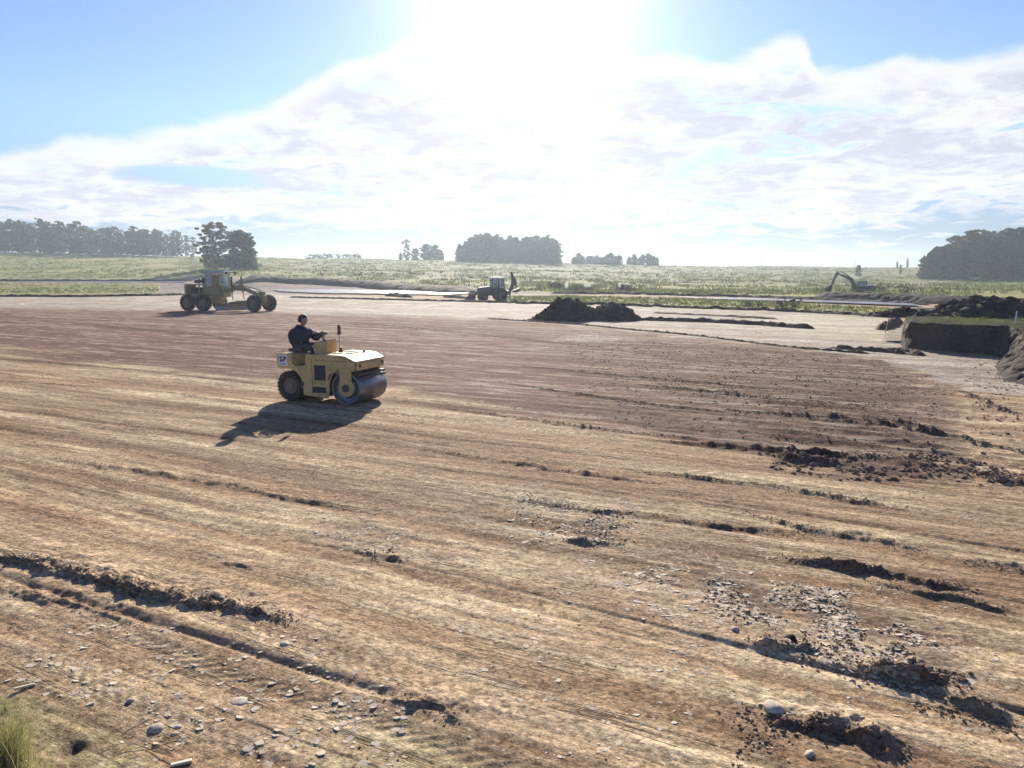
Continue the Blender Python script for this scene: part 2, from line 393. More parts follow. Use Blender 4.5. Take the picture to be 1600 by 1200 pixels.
STEPS = [ # crest lines with a steep side towards the camera: points, height, far width, near width
 ([(-60,866),(40,880),(130,905),(250,935),(380,955),(490,985)], .085, .35, .035),
 ([(-60,912),(30,925),(150,962),(240,990)], .035, .3, .03),
 ([(1215,872),(1300,880),(1400,900),(1480,915),(1545,925)], .09, .10, .05),
 ([(1345,908),(1430,922),(1500,935),(1600,965)], .045, .2, .03),
 ([(1165,1003),(1215,1010),(1290,1012)], .07, .15, .03),
 ([(1330,1040),(1390,1058),(1440,1065),(1505,1058)], .16, .45, .03),
 ([(1175,1122),(1240,1132),(1330,1145),(1420,1195)], .08, .3, .03),
 ([(1460,1088),(1520,1112),(1580,1135)], .09, .2, .04),
 ([(1150,795),(1260,830),(1370,845),(1470,865)], .05, .2, .03),
 ([(1520,735),(1560,752),(1640,760)], .13, .3, .06),
 ([(1500,880),(1560,885),(1640,900)], .07, .25, .03),
 ([(600,1090),(660,1110),(720,1135)], .05, .25, .025),
 ([(880,840),(930,852),(980,850)], .06, .2, .03),
 ([(560,868),(600,872),(640,868)], .022, .15, .03),
 ([(330,880),(370,885),(400,892)], .02, .15, .02),
 ([(1200,712),(1260,722),(1330,728)], .11, .2, .06),
 ([(840,745),(1000,775),(1200,800)], .02, .3, .03),
 ([(700,760),(900,800),(1050,815)], .02, .3, .03),
 ([(800,572),(1000,590),(1250,612)], 0.07, 0.12, .04),
 ([(980,600),(1180,622),(1420,642)], 0.08, 0.14, .04),
 ([(780,598),(1000,630),(1180,650)], 0.08, 0.12, .04),
 ([(680,636),(900,668),(1120,692)], 0.07, 0.12, .04),
 ([(1120,640),(1300,655),(1490,670)], 0.1, 0.16, .04),
 ([(1030,690),(1250,710),(1470,728)], 0.1, 0.16, .04),
 ([(-60,555),(200,578),(430,604),(620,624)], 0.05, 0.12, .04),
 ([(-60,590),(250,612),(440,640)], 0.04, 0.12, .04),
 ([(980,735),(1200,760),(1440,800)], 0.06, 0.12, .04),
 ([(640,698),(850,730),(1060,760)], 0.05, 0.1, .04),
 ([(840,790),(1050,812),(1280,842)], 0.045, 0.12, .04),
 ([(60,712),(350,758),(580,804)], 0.04, 0.14, .04),
 ([(1250,655),(1400,668),(1520,690)], 0.1, 0.16, .04),
 ([(1500,610),(1560,640),(1640,655)], 0.09, 0.15, .04),
 ([(1480,680),(1560,700),(1640,716)], 0.1, 0.16, .04),
 ([(500,500),(700,518),(980,548)], 0.06, 0.15, .04),
 ([(100,505),(300,522),(440,540)], 0.06, 0.15, .04),

]
FIELD_P = [(-3000,420),(4600,420),(4600,490),(1600,478),(1440,472),(1285,466),(1000,461),(860,458),(780,456),(735,455),(600,451),(400,449),(310,446),(0,446.3),(-3000,446.3)]
def make_ground():
    fine = np.arange(1250, 436, -1.45)
    d_f = np.array([G(800, q).y for q in fine])
    near = np.linspace(.8, d_f[0], 26)[:-1]; far = np.r_[np.geomspace(d_f[-1]*1.02, 1200, 50)]
    # extra rows on the rising field
    mid = d_f[d_f > 110]; keep = d_f[d_f <= 110]; mid = np.unique(np.r_[mid, np.arange(112, 480, 3.0)])
    D = np.r_[near, keep, mid[mid > keep[-1]+.5], far[far > mid[-1]]]; D = np.unique(np.round(D, 4))
    tc = np.arange(-.70, .70, 1.55/F); T = np.r_[-np.geomspace(1.25, .705, 50), tc, np.geomspace(.705, 1.25, 50)]
    x = D[:, None]*T[None, :]; y = np.repeat(D[:, None], len(T), 1)
    nd = np.gradient(D)[:, None]*np.ones_like(x)
    PX, PY = to_px(x, y)
    # warp for organic edges
    wy = fbm(x/2.5, y/4, 3, 5)*np.clip(14*(PY-428)/250, .8, 16); wx = fbm(x/2, y/3, 3, 9)*np.clip(30*(PY-428)/250, 3, 30)
    QX, QY = PX+wx, PY+wy
    def pm(P, soft): return 1-ss(poly_sd(QX, QY, P), -soft, soft)
    # streak coordinates
    an = R(-29); ca, sa = math.cos(an), math.sin(an)
    u = x*ca+y*sa; v = -x*sa+y*ca
    v = v+.35*fbm(u/9, v/9, 2, 31)+.012*np.sin(u/7)*u*.15
    n1 = fbm(u/7, v/.55, 4, 1, .55, nd, .55); n2 = fbm(u/2.2, v/.16, 4, 2, .6, nd, .16); n3 = fbm(x/.8, y/.8, 5, 3, .6, nd, .8); n4 = fbm(u/14, v/1.6, 3, 4)
    big = fbm(x/9, y/9, 3, 6)
    zsc = np.clip((PY-428)/110, .1, 1.6); QY0, QX0 = QY, QX; QY = QY+zsc*(13*n1+12*n4+9*n2); QX = QX+zsc*30*n3
    Z = pm([(-400,484),(0,481),(400,487),(800,500),(1250,545),(1380,560),(1450,585),(1500,640),(1512,700),(1505,752),(1400,742),(1200,708),(1000,680),(800,645),(600,608),(435,598),(200,572),(0,550),(-400,520)], 11)*(1-.85*ss(QX+90*n3+60*n1, 1380, 1560))
    QY, QX = QY0, QX0
    PAD = pm([(-400,462),(0,462),(290,462),(420,458),(800,473),(1240,486),(1400,497),(1420,550),(1600,552),(1900,600),(1900,650),(1600,618),(1510,612),(1450,585),(1380,560),(1250,545),(800,500),(400,487),(0,481),(-400,484)], 2.5)
    FIELD = pm([(-3000,420),(4600,420),(4600,490),(1600,478),(1440,472),(1285,466),(1000,461),(860,458),(780,456),(735,455),(600,451),(400,449),(310,446),(0,446.3),(-3000,446.3)], .8)
    S1 = pm([(-900,449),(0,449),(250,449.5),(246,459),(0,461),(-900,461)], .8)
    S2 = pm([(770,464),(880,463),(1100,468),(1400,483),(1412,493),(1240,486),(1000,478),(800,473)], .8)
    GR = np.clip(FIELD+S1+S2, 0, 1)
    PALE1 = pm([(1250,488),(1395,500),(1380,535),(1200,522),(1100,505),(1240,490)], 4)
    BL = pm([(-100,1060),(60,1085),(160,1120),(280,1210),(-100,1260)], 22); BL2 = pm([(500,1160),(620,1120),(720,1165),(790,1260),(480,1260)], 14)
    EDGE = pm([(1500,560),(1600,560),(2000,600),(2000,800),(1500,740),(1520,640)], 8)
    # --- colours (albedo)
    tan = np.array([.52,.41,.262]); brn = np.array([.28,.18,.105]); red = np.array([.30,.15,.085]); prp = np.array([.185,.088,.060])
    pale = np.array([.44,.39,.315]); paleg = np.array([.40,.37,.21]); dk = np.array([.10,.07,.055])
    f = ss(.55*n1+.5*n4+.28*n2+.25*big, -.34, .40)[..., None]
    C = brn*(1-f)+tan*f
    q = ss(n4+.5*big+.3*n3, .05, .6)[..., None]*.55; C = C*(1-q)+(C*.5+red*.5)*q
    # greyish flaky band running down the middle of the foreground
    GB = pm([(430,800),(700,770),(1000,800),(1500,1000),(1520,1080),(1250,1020),(900,900),(800,880),(500,850)], 40)*ss(n3+.4*n2, -.3, .3)*.55
    C = C*(1-GB[..., None])+np.array([.27,.205,.155])*GB[..., None]
    fz = ss(.5*n1+.45*n2+.35*n4, .12, .55)[..., None]*.75
    Cz = prp*(1-fz)+tan*.95*fz; fr = ss(QX, 700, 1300)[..., None]*.6; Cz = Cz*(1-fr)+np.array([.15,.100,.072])*fr*(1-fz)+Cz*fr*fz
    C = C*(1-Z[..., None])+Cz*Z[..., None]
    fp = ss(n1*.6+n4*.6+.3*n2, -.1, .5)[..., None]
    Cp = pale*fp+pale*np.array([.72,.66,.62])*(1-fp); C = C*(1-PAD[..., None])+Cp*PAD[..., None]
    C = C*(1-PALE1[..., None])+np.array([.44,.385,.28])*PALE1[..., None]
    farsoil = (ss(-QY, -462, -458)*(1-GR))[..., None]; C = C*(1-farsoil)+np.array([.20,.165,.145])*farsoil
    bl = (BL*.5)[..., None]; C = C*(1-bl)+(paleg*(.8+.35*fbm(x/.3, y/.3, 3, 77)[..., None]))*bl
    bl = (BL2*.4)[..., None]; C = C*(1-bl)+paleg*1.0*bl
    for P, a in (([(-100,930),(150,985),(420,1060),(700,1160),(760,1230),(560,1200),(300,1090),(0,1010),(-100,1000)], .55), ([(-100,720),(200,800),(520,860),(900,960),(1100,1080),(820,1020),(480,930),(150,850),(-100,790)], .35), ([(650,880),(900,930),(1120,1010),(1150,1150),(900,1130),(700,1000)], .4)):
        k = (pm(P, 26)*ss(n4+.5*n3+.4*n1, -.25, .25)*a)[..., None]; C = C*(1-k)+np.array([.22,.125,.075])*k
    # dark rough patches of torn soil
    for P, a in (([(1200,705),(1340,720),(1420,742),(1300,745),(1200,725)], .7), ([(1500,560),(1500,740),(1460,700),(1450,600)], .35), ([(880,765),(985,820),(975,850),(870,845),(790,800)], .45), ([(1060,895),(1330,935),(1500,1040),(1500,1085),(1340,1050),(1150,990)], .35), ([(1130,1080),(1200,1130),(1260,1210),(1170,1210)], .35), ([(700,1130),(830,1180),(870,1220),(740,1220)], .3)):
        k = (pm(P, 14)*ss(n3, -.3, .2)*a)[..., None]; C = C*(1-k)+dk*k
    # vegetation
    gy = fbm(x/14, y/30, 4, 41); gx = fbm(x/60, y/60, 3, 44); gf = fbm(x/3.5, y/9, 3, 47)
    gcol = np.array([.17,.20,.042]); gdry = np.array([.23,.215,.068]); gdk = np.array([.10,.12,.045]); gbr = np.array([.15,.145,.08])
    k = ss(gy, -.4, .4)[..., None]; Cg = gcol*k+gdry*(1-k)
    k = (ss(QX, 300, 650)*ss(-QY, -452, -440))[..., None]*.75; Cg = Cg*(1-k)+(gbr*.5+gdk*.5)*k
    k = (ss(gf+gx*.6, .0, .6)*.65)[..., None]; Cg = Cg*(1-k)+gdk*k
    C = C*(1-GR[..., None])+Cg*GR[..., None]
    # passes of the machines: strips about a drum wide, each its own tone, with worn edges and tyre prints
    vs = v+.12*n4+.4*fbm(u/25, v/8, 2, 95); sid = np.floor(vs/1.28); fr_ = vs/1.28-sid
    tone = (np.sin(sid*127.1)*43758.5) % 1; tone2 = (np.sin(sid*311.7+4)*24634.6) % 1
    bare = (1-GR)
    C = C*(1+bare*(.30*(tone-.5)))[..., None]
    ln = np.exp(-(np.minimum(fr_, 1-fr_)/np.maximum(.022, .35*nd))**2)*ss(fbm(u/4, sid*3.3, 2, 96), -.1, .4)*np.clip(.25/nd, 0, 1)
    C = C*(1-.35*ln*bare)[..., None]
    tm = np.where(tone2 > .55, 1, 0)*(np.exp(-((fr_-.3)/.075)**4)+np.exp(-((fr_-.78)/.075)**4))*ss(fbm(u/5, v/3, 2, 97), -.25, .25)*np.clip(.06/nd, 0, 1)
    lug = np.sin(2*np.pi*(u/.15+1.2*np.abs(fr_-.54)*8)); tread = tm*lug*bare
    C = C*(1+.13*tread-.10*tm*bare)[..., None]
    # --- wetness
    wet = np.clip(ss(n1*.6+n2*.5+big*.5, .10, .6)*np.exp(-((QX-820)/230)**2)*.85*ss(QY, 480, 560)*(1-ss(QY, 700, 900)*.7)*(1-GR)+PAD*.12+.15*Z*ss(n2, .1, .5), 0, 1)
    # --- heights
    near_fade = np.clip(1.2-nd/1.2, .15, 1)
    h = .010*n1+.007*n2+.008*n3+.03*n4
    ph = np.abs((v/.62) % 1-.5)*2; ph2 = np.abs((v/1.9+.3*n4) % 1-.5)*2
    track = (ss(ph2, .0, .12)-1)*ss(fbm(u/11, v/1.9, 2, 61), -.1, .35)*.028*np.clip(.5/nd, 0, 1)
    h = h+track-.005*ln*bare+.0032*tread-.004*tm*bare
    cl = fbm(x/.30, y/.30, 4, 21, .6, nd, .30); cl2 = fbm(u/1.5, v/.35, 4, 22, .6, nd, .35)
    clod_amt = np.clip(Z*(.5+.9*ss(QX, 850, 1350)), 0, 1.4)
    h = h+clod_amt*(.035*np.maximum(cl, -.1)+.045*cl2+.03*(1-ph))
    h = h+GB*.03*cl
    flak = fbm(x/.13, y/.13, 3, 25, .6, nd, .13); h = h+.010*flak*np.clip(GB*2+.35, 0, 1)
    edge_r = EDGE*(.06*fbm(u/1.2, v/.8, 4, 28, .6, nd, .8)+.03*cl); h = h+edge_r
    h = h+GR*(.10*fbm(x/1.8, y/5, 3, 51, .6, nd/2.5, 1.8)+.12)
    for P, hh, wf, wn in STEPS:
        W = [tuple(G(*q)[:2]) for q in P]
        # widen search area only
        xs = [a[0] for a in W]; ys = [a[1] for a in W]; sel = (x > min(xs)-2) & (x < max(xs)+2) & (y > min(ys)-2) & (y < max(ys)+2)
        if not sel.any(): continue
        xa, ya = x[sel], y[sel]; jx = .05*fbm(xa/.25, ya/.25, 3, 33)+.08*fbm(xa/.9, ya/.9, 2, 34)
        s, tt = line_sd(xa+jx, ya+jx, W); env = ss(tt, 0, .3)*(1-ss(tt, .75, 1))
        amp = hh*.72*env*np.clip(.8+1.0*fbm(xa/.22, ya/.22, 3, 35)+.8*fbm(xa/.8, ya/.8, 2, 36), 0, 2)
        h[sel] += amp*np.where(s > 0, np.exp(-(s/np.maximum(wf, .6*nd[sel]))**2), np.exp(-(s/np.maximum(wn, .45*nd[sel]))**2))
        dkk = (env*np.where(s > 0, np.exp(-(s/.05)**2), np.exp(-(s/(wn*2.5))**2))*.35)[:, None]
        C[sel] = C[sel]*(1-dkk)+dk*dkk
    # pit hole in the foreground left corner
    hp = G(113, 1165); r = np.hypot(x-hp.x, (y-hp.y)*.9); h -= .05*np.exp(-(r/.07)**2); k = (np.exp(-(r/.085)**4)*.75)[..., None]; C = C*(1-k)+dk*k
    z = h+hill(x, y)
    global GD, GT, GZ
    GD, GT, GZ = D, T, z
    V = np.stack([x, y, z], -1).reshape(-1, 3); nr, nc = x.shape
    idx = np.arange(nr*nc).reshape(nr, nc)
    Fc = np.stack([idx[:-1, :-1], idx[:-1, 1:], idx[1:, 1:], idx[1:, :-1]], -1).reshape(-1, 4)
    me = np_mesh('ground', V, Fc)
    ca_ = me.color_attributes.new('tint', 'FLOAT_COLOR', 'POINT'); A = np.ones((nr*nc, 4), np.float32); A[:, :3] = np.clip(C, .01, .8).reshape(-1, 3); ca_.data.foreach_set('color', A.ravel())
    cb = me.color_attributes.new('props', 'FLOAT_COLOR', 'POINT'); B = np.ones((nr*nc, 4), np.float32); B[:, 0] = wet.ravel(); B[:, 1] = GR.ravel(); B[:, 2] = Z.ravel(); cb.data.foreach_set('color', B.ravel())
    return link('ground', me, M_ground, kind='structure')
ground = make_ground()
def hz(x, y):
    x = np.asarray(x, float); y = np.asarray(y, float); t = x/y
    i = np.interp(y, GD, np.arange(len(GD))); j = np.interp(t, GT, np.arange(len(GT)))
    i0 = np.clip(i.astype(int), 0, len(GD)-2); j0 = np.clip(j.astype(int), 0, len(GT)-2); a = i-i0; b = j-j0
    return GZ[i0, j0]*(1-a)*(1-b)+GZ[i0+1, j0]*a*(1-b)+GZ[i0, j0+1]*(1-a)*b+GZ[i0+1, j0+1]*a*b
def on(px, py, dz=0):
    p = G(px, py); return Vector((p.x, p.y, float(hz(p.x, p.y))+dz))
def at_d(px, d, dz=0):
    x = (px-800)/F*d*1.0; return Vector((x, d, float(hz(x, d))+dz))

# ground outside the detailed sheet (behind the camera, never in this view)
mb = MB(); mb.box((0, -180, -.62), (3000, 362, .1)); mb.build('rear_ground', M_brown, kind='structure')

# standing water
def water_mat():
    m, t, p = mat_new('muddy_water'); p.inputs['Base Color'].default_value = (.10,.085,.07,1); p.inputs['Roughness'].default_value = .32
    p.inputs['IOR'].default_value = 1.33; p.inputs['Specular IOR Level'].default_value = .45
    g = t.add('ShaderNodeNewGeometry').outputs['Position']; n = t.noise(g, 3, 3)
    b = t.add('ShaderNodeBump', {'Height': n, 'Strength': .6, 'Distance': .06}); t.l.new(b.outputs[0], p.inputs['Normal']); return m
M_water = water_mat()
def puddle(P, z=.10):
    pts = []
    n = len(P)
    for i in range(n):
        a, b = P[i], P[(i+1) % n]
        for k in range(10):
            t = k/10; q = (a[0]+(b[0]-a[0])*t, a[1]+(b[1]-a[1])*t+random.uniform(-.35, .35)); pts.append(G(*q))
    c = sum(pts, Vector())/len(pts); vs = [(p.x, p.y, z) for p in pts]
    me = bpy.data.meshes.new('puddle'); me.from_pydata(vs, [], [tuple(range(len(vs)))]); me.update()
    return link('puddle', me, M_water, kind='structure')
puddle([(425,453.5),(520,453.5),(620,455),(735,459.5),(700,462),(600,461),(500,459.5),(440,457)], .20)
puddle([(30,446.6),(150,446.7),(285,447.2),(290,449),(150,448.8),(30,448.4)], 1.22)
puddle([(1060,465),(1200,469),(1420,476),(1440,480),(1250,473),(1080,467.5)], .16)

# ------------------------------------------------------------------ soil banks and piles
def berm(P, w, h, mat, name='soil_berm', z0=None, seed=0, lump=.35, sub=None, **kw):
    """ridge of heaped soil along a ground line (world points)"""
    W = [Vector(p) for p in P]; L = [0]
    for a, b in zip(W, W[1:]): L.append(L[-1]+(b-a).length)
    n = max(24, min(420, int(L[-1]/max(w*.07, .03)))); m = 21; V = []
    s = np.linspace(0, L[-1], n); ax = np.interp(s, L, [p.x for p in W]); ay = np.interp(s, L, [p.y for p in W])
    dx, dy = np.gradient(ax), np.gradient(ay); dl = np.hypot(dx, dy); nx, ny = -dy/dl, dx/dl
    env = np.clip(np.minimum(s, L[-1]-s)/(w*.8), 0, 1)**.5
    c = np.linspace(-1, 1, m)
    S, Cc = np.meshgrid(s, c, indexing='ij')
    X = ax[:, None]+nx[:, None]*Cc*w/2*(.4+.6*env[:, None]); Y = ay[:, None]+ny[:, None]*Cc*w/2*(.4+.6*env[:, None])
    prof = np.clip(1-np.abs(Cc)**(3.2 if w > 3 else 1.7), 0, 1)
    nn = 1+lump*fbm(S/(w*.9), Cc*1.2, 4, seed+3)*1.6+(.25*lump+.05*(w > 3))*fbm(S/(w*.15), Cc*6, 3, seed+9)*2
    base = np.zeros_like(X) if z0 is None else np.full_like(X, z0)
    if z0 is None: base = hz(X, Y)
    Zz = base-.06+prof*h*env[:, None]*nn+.04
    X = X+prof*w*.05*fbm(S/(w*.3), Cc*3, 2, seed+20); Y = Y+prof*w*.05*fbm(S/(w*.3), Cc*3, 2, seed+21)
    V = np.stack([X, Y, Zz], -1).reshape(-1, 3); idx = np.arange(n*m).reshape(n, m)
    Fc = np.stack([idx[:-1, :-1], idx[1:, :-1], idx[1:, 1:], idx[:-1, 1:]], -1).reshape(-1, 4)
    me = np_mesh(name, V, Fc); return link(name, me, mat, **kw)
def pxl(P): return [G(*p) for p in P]
ICO_V = None
def lump_mesh(centers, sizes, seed=0, flat=.7, name='clods'):
    """many small faceted lumps in one mesh"""
    p = (1+5**.5)/2
    iv = np.array([(-1,p,0),(1,p,0),(-1,-p,0),(1,-p,0),(0,-1,p),(0,1,p),(0,-1,-p),(0,1,-p),(p,0,-1),(p,0,1),(-p,0,-1),(-p,0,1)], float); iv /= np.linalg.norm(iv[0])
    it = np.array([(0,11,5),(0,5,1),(0,1,7),(0,7,10),(0,10,11),(1,5,9),(5,11,4),(11,10,2),(10,7,6),(7,1,8),(3,9,4),(3,4,2),(3,2,6),(3,6,8),(3,8,9),(4,9,5),(2,4,11),(6,2,10),(8,6,7),(9,8,1)])
    n = len(centers); g = np.random.default_rng(seed)
    sc = g.uniform(.65, 1.3, (n, 12, 1)); ani = g.uniform(.6, 1.4, (n, 1, 3)); ani[..., 2] *= flat
    th = g.uniform(0, 6.28, n); c, s = np.cos(th), np.sin(th)
    P = iv[None]*sc*ani*np.asarray(sizes)[:, None, None]
    X = P[..., 0]*c[:, None]-P[..., 1]*s[:, None]; Y = P[..., 0]*s[:, None]+P[..., 1]*c[:, None]; P = np.stack([X, Y, P[..., 2]], -1)
    V = (P+np.asarray(centers)[:, None]).reshape(-1, 3); Fc = (it[None]+12*np.arange(n)[:, None, None]).reshape(-1, 3)
    return np_mesh(name, V, Fc, smooth=False)
def pile(px0, px1, py, prof, depth, mat, name, seed=0, z0=0.0, top_clods=600, **kw):
    """heap whose skyline follows prof [(t 0..1, height m)]"""
    a, b = G(px0, py, z0), G(px1, py, z0); ax = (b-a); n, m = 170, 60
    t = np.linspace(0, 1, n); c = np.linspace(-1, 1, m); T_, C_ = np.meshgrid(t, c, indexing='ij')
    Hh = np.interp(T_, [p[0] for p in prof], [p[1] for p in prof]); wdt = depth*(.35+.65*np.clip(Hh/max(p[1] for p in prof), 0, 1))
    X = a.x+ax.x*T_; Y = a.y+ax.y*T_+depth*.5+C_*wdt/2
    pr = np.clip(1-np.abs(C_)**1.35, 0, 1)
    Zz = z0-.05+pr*Hh*(1+.28*fbm(X/.9, Y/.9, 4, seed))+pr**.5*.16*fbm(X/.35, Y/.35, 3, seed+5)*np.clip(Hh/.4, 0, 1)+.03*0
    V = np.stack([X, Y, Zz], -1).reshape(-1, 3); idx = np.arange(n*m).reshape(n, m)
    Fc = np.stack([idx[:-1, :-1], idx[1:, :-1], idx[1:, 1:], idx[:-1, 1:]], -1).reshape(-1, 4)
    o = link(name, np_mesh(name, V, Fc), mat, **kw)
    g = np.random.default_rng(seed+1); ii = g.integers(0, n, top_clods); jj = g.integers(2, m-2, top_clods)
    cs = np.stack([X[ii, jj], Y[ii, jj], Zz[ii, jj]], -1); keep = pr[ii, jj]*Hh[ii, jj] > .03; cs = cs[keep]
    cm = lump_mesh(cs, g.uniform(.03, .12, len(cs))**1.0, seed)
    link('soil_clods', cm, mat, parent=o, kind='stuff')
    return o
pile(822, 1014, 503, [(0,0),(.05,.1),(.12,.45),(.2,.95),(.28,1.32),(.36,1.42),(.43,1.35),(.5,.95),(.58,.85),(.66,1.12),(.72,1.15),(.78,1.1),(.86,.9),(.92,.45),(1,.06)], 4.6, M_dark, 'dirt_pile', 11, top_clods=1500, label='large dark two-humped heap of earth alone in the middle of the pale pad', cat='dirt pile')

berm(pxl([(1000,500),(1100,503),(1190,508),(1272,514)]), .9, .24, M_brown, seed=1, label='long low ridge of brown soil trailing right from the big dark heap', cat='soil ridge')
berm(pxl([(1020,489),(1120,494),(1215,499)]), .9, .13, M_brown, seed=2, label='faint low soil ridge just behind the longer one right of the dark heap', cat='soil ridge')
berm(pxl([(1235,511.5),(1258,513),(1270,514)]), .8, .26, M_brown, seed=32, label='small clump of dark soil at the right tip of the long ridge', cat='soil clump')
berm(pxl([(1278,466),(1320,468),(1420,472),(1500,476),(1600,481),(1760,488)]), 3.6, .85, M_dark, 'soil_bank', seed=3, lump=.14, label='long black soil bank in front of the excavator running off to the right', cat='soil bank')
berm(pxl([(860,459),(960,460),(1050,462),(1180,465),(1300,469.5),(1450,477)]), 1.6, .32, M_dark, seed=4, label='thin dark soil line behind the grass strip at right centre', cat='soil ridge')
berm(pxl([(805,474.5),(900,476),(1000,479),(1240,487),(1330,492),(1402,497)]), .9, .22, M_dark, seed=5, label='dark crumbling edge of the narrow grass strip behind the pale pad', cat='soil ridge')
berm(pxl([(-200,463),(0,463.5),(120,464),(230,462.5),(292,461)]), 1.5, .30, M_dark, seed=6, label='dark soil edge below the narrow green strip at far left', cat='soil ridge')
berm(pxl([(-200,446),(0,446.3),(120,446.6),(300,447)]), 3, .5, M_dark, seed=7, label='dark soil line at the foot of the left green field', cat='soil ridge')
berm(pxl([(375,450),(420,449),(500,449.5),(580,451),(650,454),(742,459.5)]), 8, 1.15, M_dark, 'soil_bank', seed=8, lump=.10, label='long low purple-dark soil bank behind the grader and the bright water', cat='soil bank')
berm(pxl([(452,465),(540,467),(620,469),(720,471.5),(830,474)]), 1.0, .20, M_brown, seed=9, label='thin brown soil line between the grader and the dark heap', cat='soil ridge')
berm(pxl([(604,462.5),(622,463.5),(642,465)]), 1.5, .42, M_brown, seed=10, label='small brown soil mound left of the backhoe loader', cat='soil mound')
berm(pxl([(694,464.5),(710,465.5),(730,466.5)]), 1.4, .35, M_brown, seed=12, label='small brown soil mound under the loader bucket', cat='soil mound')
berm(pxl([(760,498),(900,507),(1080,524),(1250,545),(1360,553)]), .35, .08, M_brown, seed=13, lump=.6, label='thin line of clods along the upper edge of the dark reddish strip', cat='soil ridge')
berm(pxl([(1298,543),(1340,547),(1400,552),(1415,554)]), .5, .16, M_brown, seed=14, lump=.6, label='short line of brown clods in front of the cut bank corner', cat='soil ridge')
berm(pxl([(1375,516),(1392,510),(1402,502)]), .8, .35, M_brown, seed=15, label='brown soil lump behind the leaning wooden stakes', cat='soil mound')
berm(pxl([(1390,548),(1415,551),(1440,556)]), .9, .22, M_brown, seed=16, label='crumbled soil at the foot of the cut bank left corner', cat='soil mound')

# cut bank on the right: block of undisturbed ground left standing, vertical sides
def cut_bank():
    H = 1.12
    fp = [(24.6,48),(22.6,44.5),(19.8,39.5),(17.6,35.4),(16.9,33.6),(17.5,32.7),(18.6,31.6),(19.5,31.0),(18.95,29.2),(17.8,27.0),(16.1,24.2),(15.3,21.5),(16.6,18),(19,14),(21.5,10)]
    P = np.array(fp); L = np.r_[0, np.cumsum(np.hypot(*(P[1:]-P[:-1]).T))]; n = 420; m = 26
    s = np.linspace(0, L[-1], n); ax = np.interp(s, L, P[:, 0]); ay = np.interp(s, L, P[:, 1])
    k = np.ones(9)/9; ax[4:-4] = np.convolve(ax, k, 'valid'); ay[4:-4] = np.convolve(ay, k, 'valid')
    dx, dy = np.gradient(ax), np.gradient(ay); dl = np.hypot(dx, dy); nx, ny = dy/dl, -dx/dl      # outward (away from block)
    # path runs with the block on its left-hand side when heading to the camera -> outward is right-hand
    sl = np.interp(s, [0, L[4], L[6], L[7], L[9], L[-1]], [.25,.10,.12,.35,.95,1.1])       # batter: how far the foot stands out
    tt = np.linspace(0, 1, m); S, T_ = np.meshgrid(s, tt, indexing='ij')
    out = (1-T_)**1.6*sl[:, None]
    rough = (.13+.25*np.clip(sl[:, None]-.3, 0, 1))*fbm(S/.8, T_*1.8, 4, 71)+(.05+.07*np.clip(sl[:, None]-.3, 0, 1))*fbm(S/.18, T_*6, 3, 75)+.14*fbm(S/.22, T_*.9+3, 3, 78)*np.clip(sl[:, None], .25, 1)
    rough = rough*np.sin(np.pi*np.clip(T_*.9+.1, 0, 1))**.3
    X = ax[:, None]-nx[:, None]*0+(-nx[:, None])*-1*0+nx[:, None]*0
    sgn = 1
    ox, oy = -dy/dl*-1, dx/dl*-1
    X = ax[:, None]+ox[:, None]*(out+rough)*sgn; Y = ay[:, None]+oy[:, None]*(out+rough)*sgn
    Zz = -.05+T_*(H+.05)+.10*fbm(S/1.2, T_*0, 3, 80)*T_
    V = np.stack([X, Y, Zz], -1).reshape(-1, 3); idx = np.arange(n*m).reshape(n, m)
    Fc = np.stack([idx[:-1, :-1], idx[1:, :-1], idx[1:, 1:], idx[:-1, 1:]], -1).reshape(-1, 4)
    root = empty('cut_bank', (0,0,0), label='vertical-sided block of dark earth with a grassy top at the right edge', cat='earth bank')
    link('earth_face', np_mesh('earth_face', V, Fc), M_face, parent=root)
    # top: rows from rim to the far right
    q = 46; u = np.linspace(0, 1, q)**1.3
    rx, ry, rz_ = X[:, -1], Y[:, -1], Zz[:, -1]
    ex = np.maximum(rx, 0)*0+48; ey = ry
    TX = rx[:, None]+(ex-rx)[:, None]*u; TY = ry[:, None]+0*u
    TX[:, 0] = rx
    TZ = rz_[:, None]*(1-u)**3+(1-(1-u)**3)*H+.06*fbm(TX/.7, TY/.7, 3, 85)*np.clip(u*12, 0, 1)
    V = np.stack([TX, TY, TZ], -1).reshape(-1, 3); idx = np.arange(n*q).reshape(n, q)
    Fc = np.stack([idx[:-1, :-1], idx[1:, :-1], idx[1:, 1:], idx[:-1, 1:]], -1).reshape(-1, 4)
    link('turf', np_mesh('turf', V, Fc), M_turf, parent=root)
    return root
def turf_mat():
    m, t, p = mat_new('rough_turf'); g = t.add('ShaderNodeNewGeometry').outputs['Position']
    n1 = t.noise(g, .7, 5, .6); n2 = t.noise(g, 8, 6, .7)
    c = t.mix(t.sstep(n1, .42, .56), (.085,.10,.03), (.055,.045,.035)); c = t.mix(1.0, c, t.ramp(n2, [(.3,.6),(.7,1.4)]), 'MULTIPLY')
    t.l.new(c, p.inputs['Base Color']); p.inputs['Roughness'].default_value = .95; p.inputs['Specular IOR Level'].default_value = .03
    b = t.add('ShaderNodeBump', {'Height': n2, 'Strength': .8, 'Distance': .08}); t.l.new(b.outputs[0], p.inputs['Normal']); return m
M_face = soil_mat('cut_earth', (.050,.040,.033), (.085,.068,.055), (.15,.12,.095), scale=.9, bump=.7, bd=.05)
M_turf = turf_mat()
cut_bank()
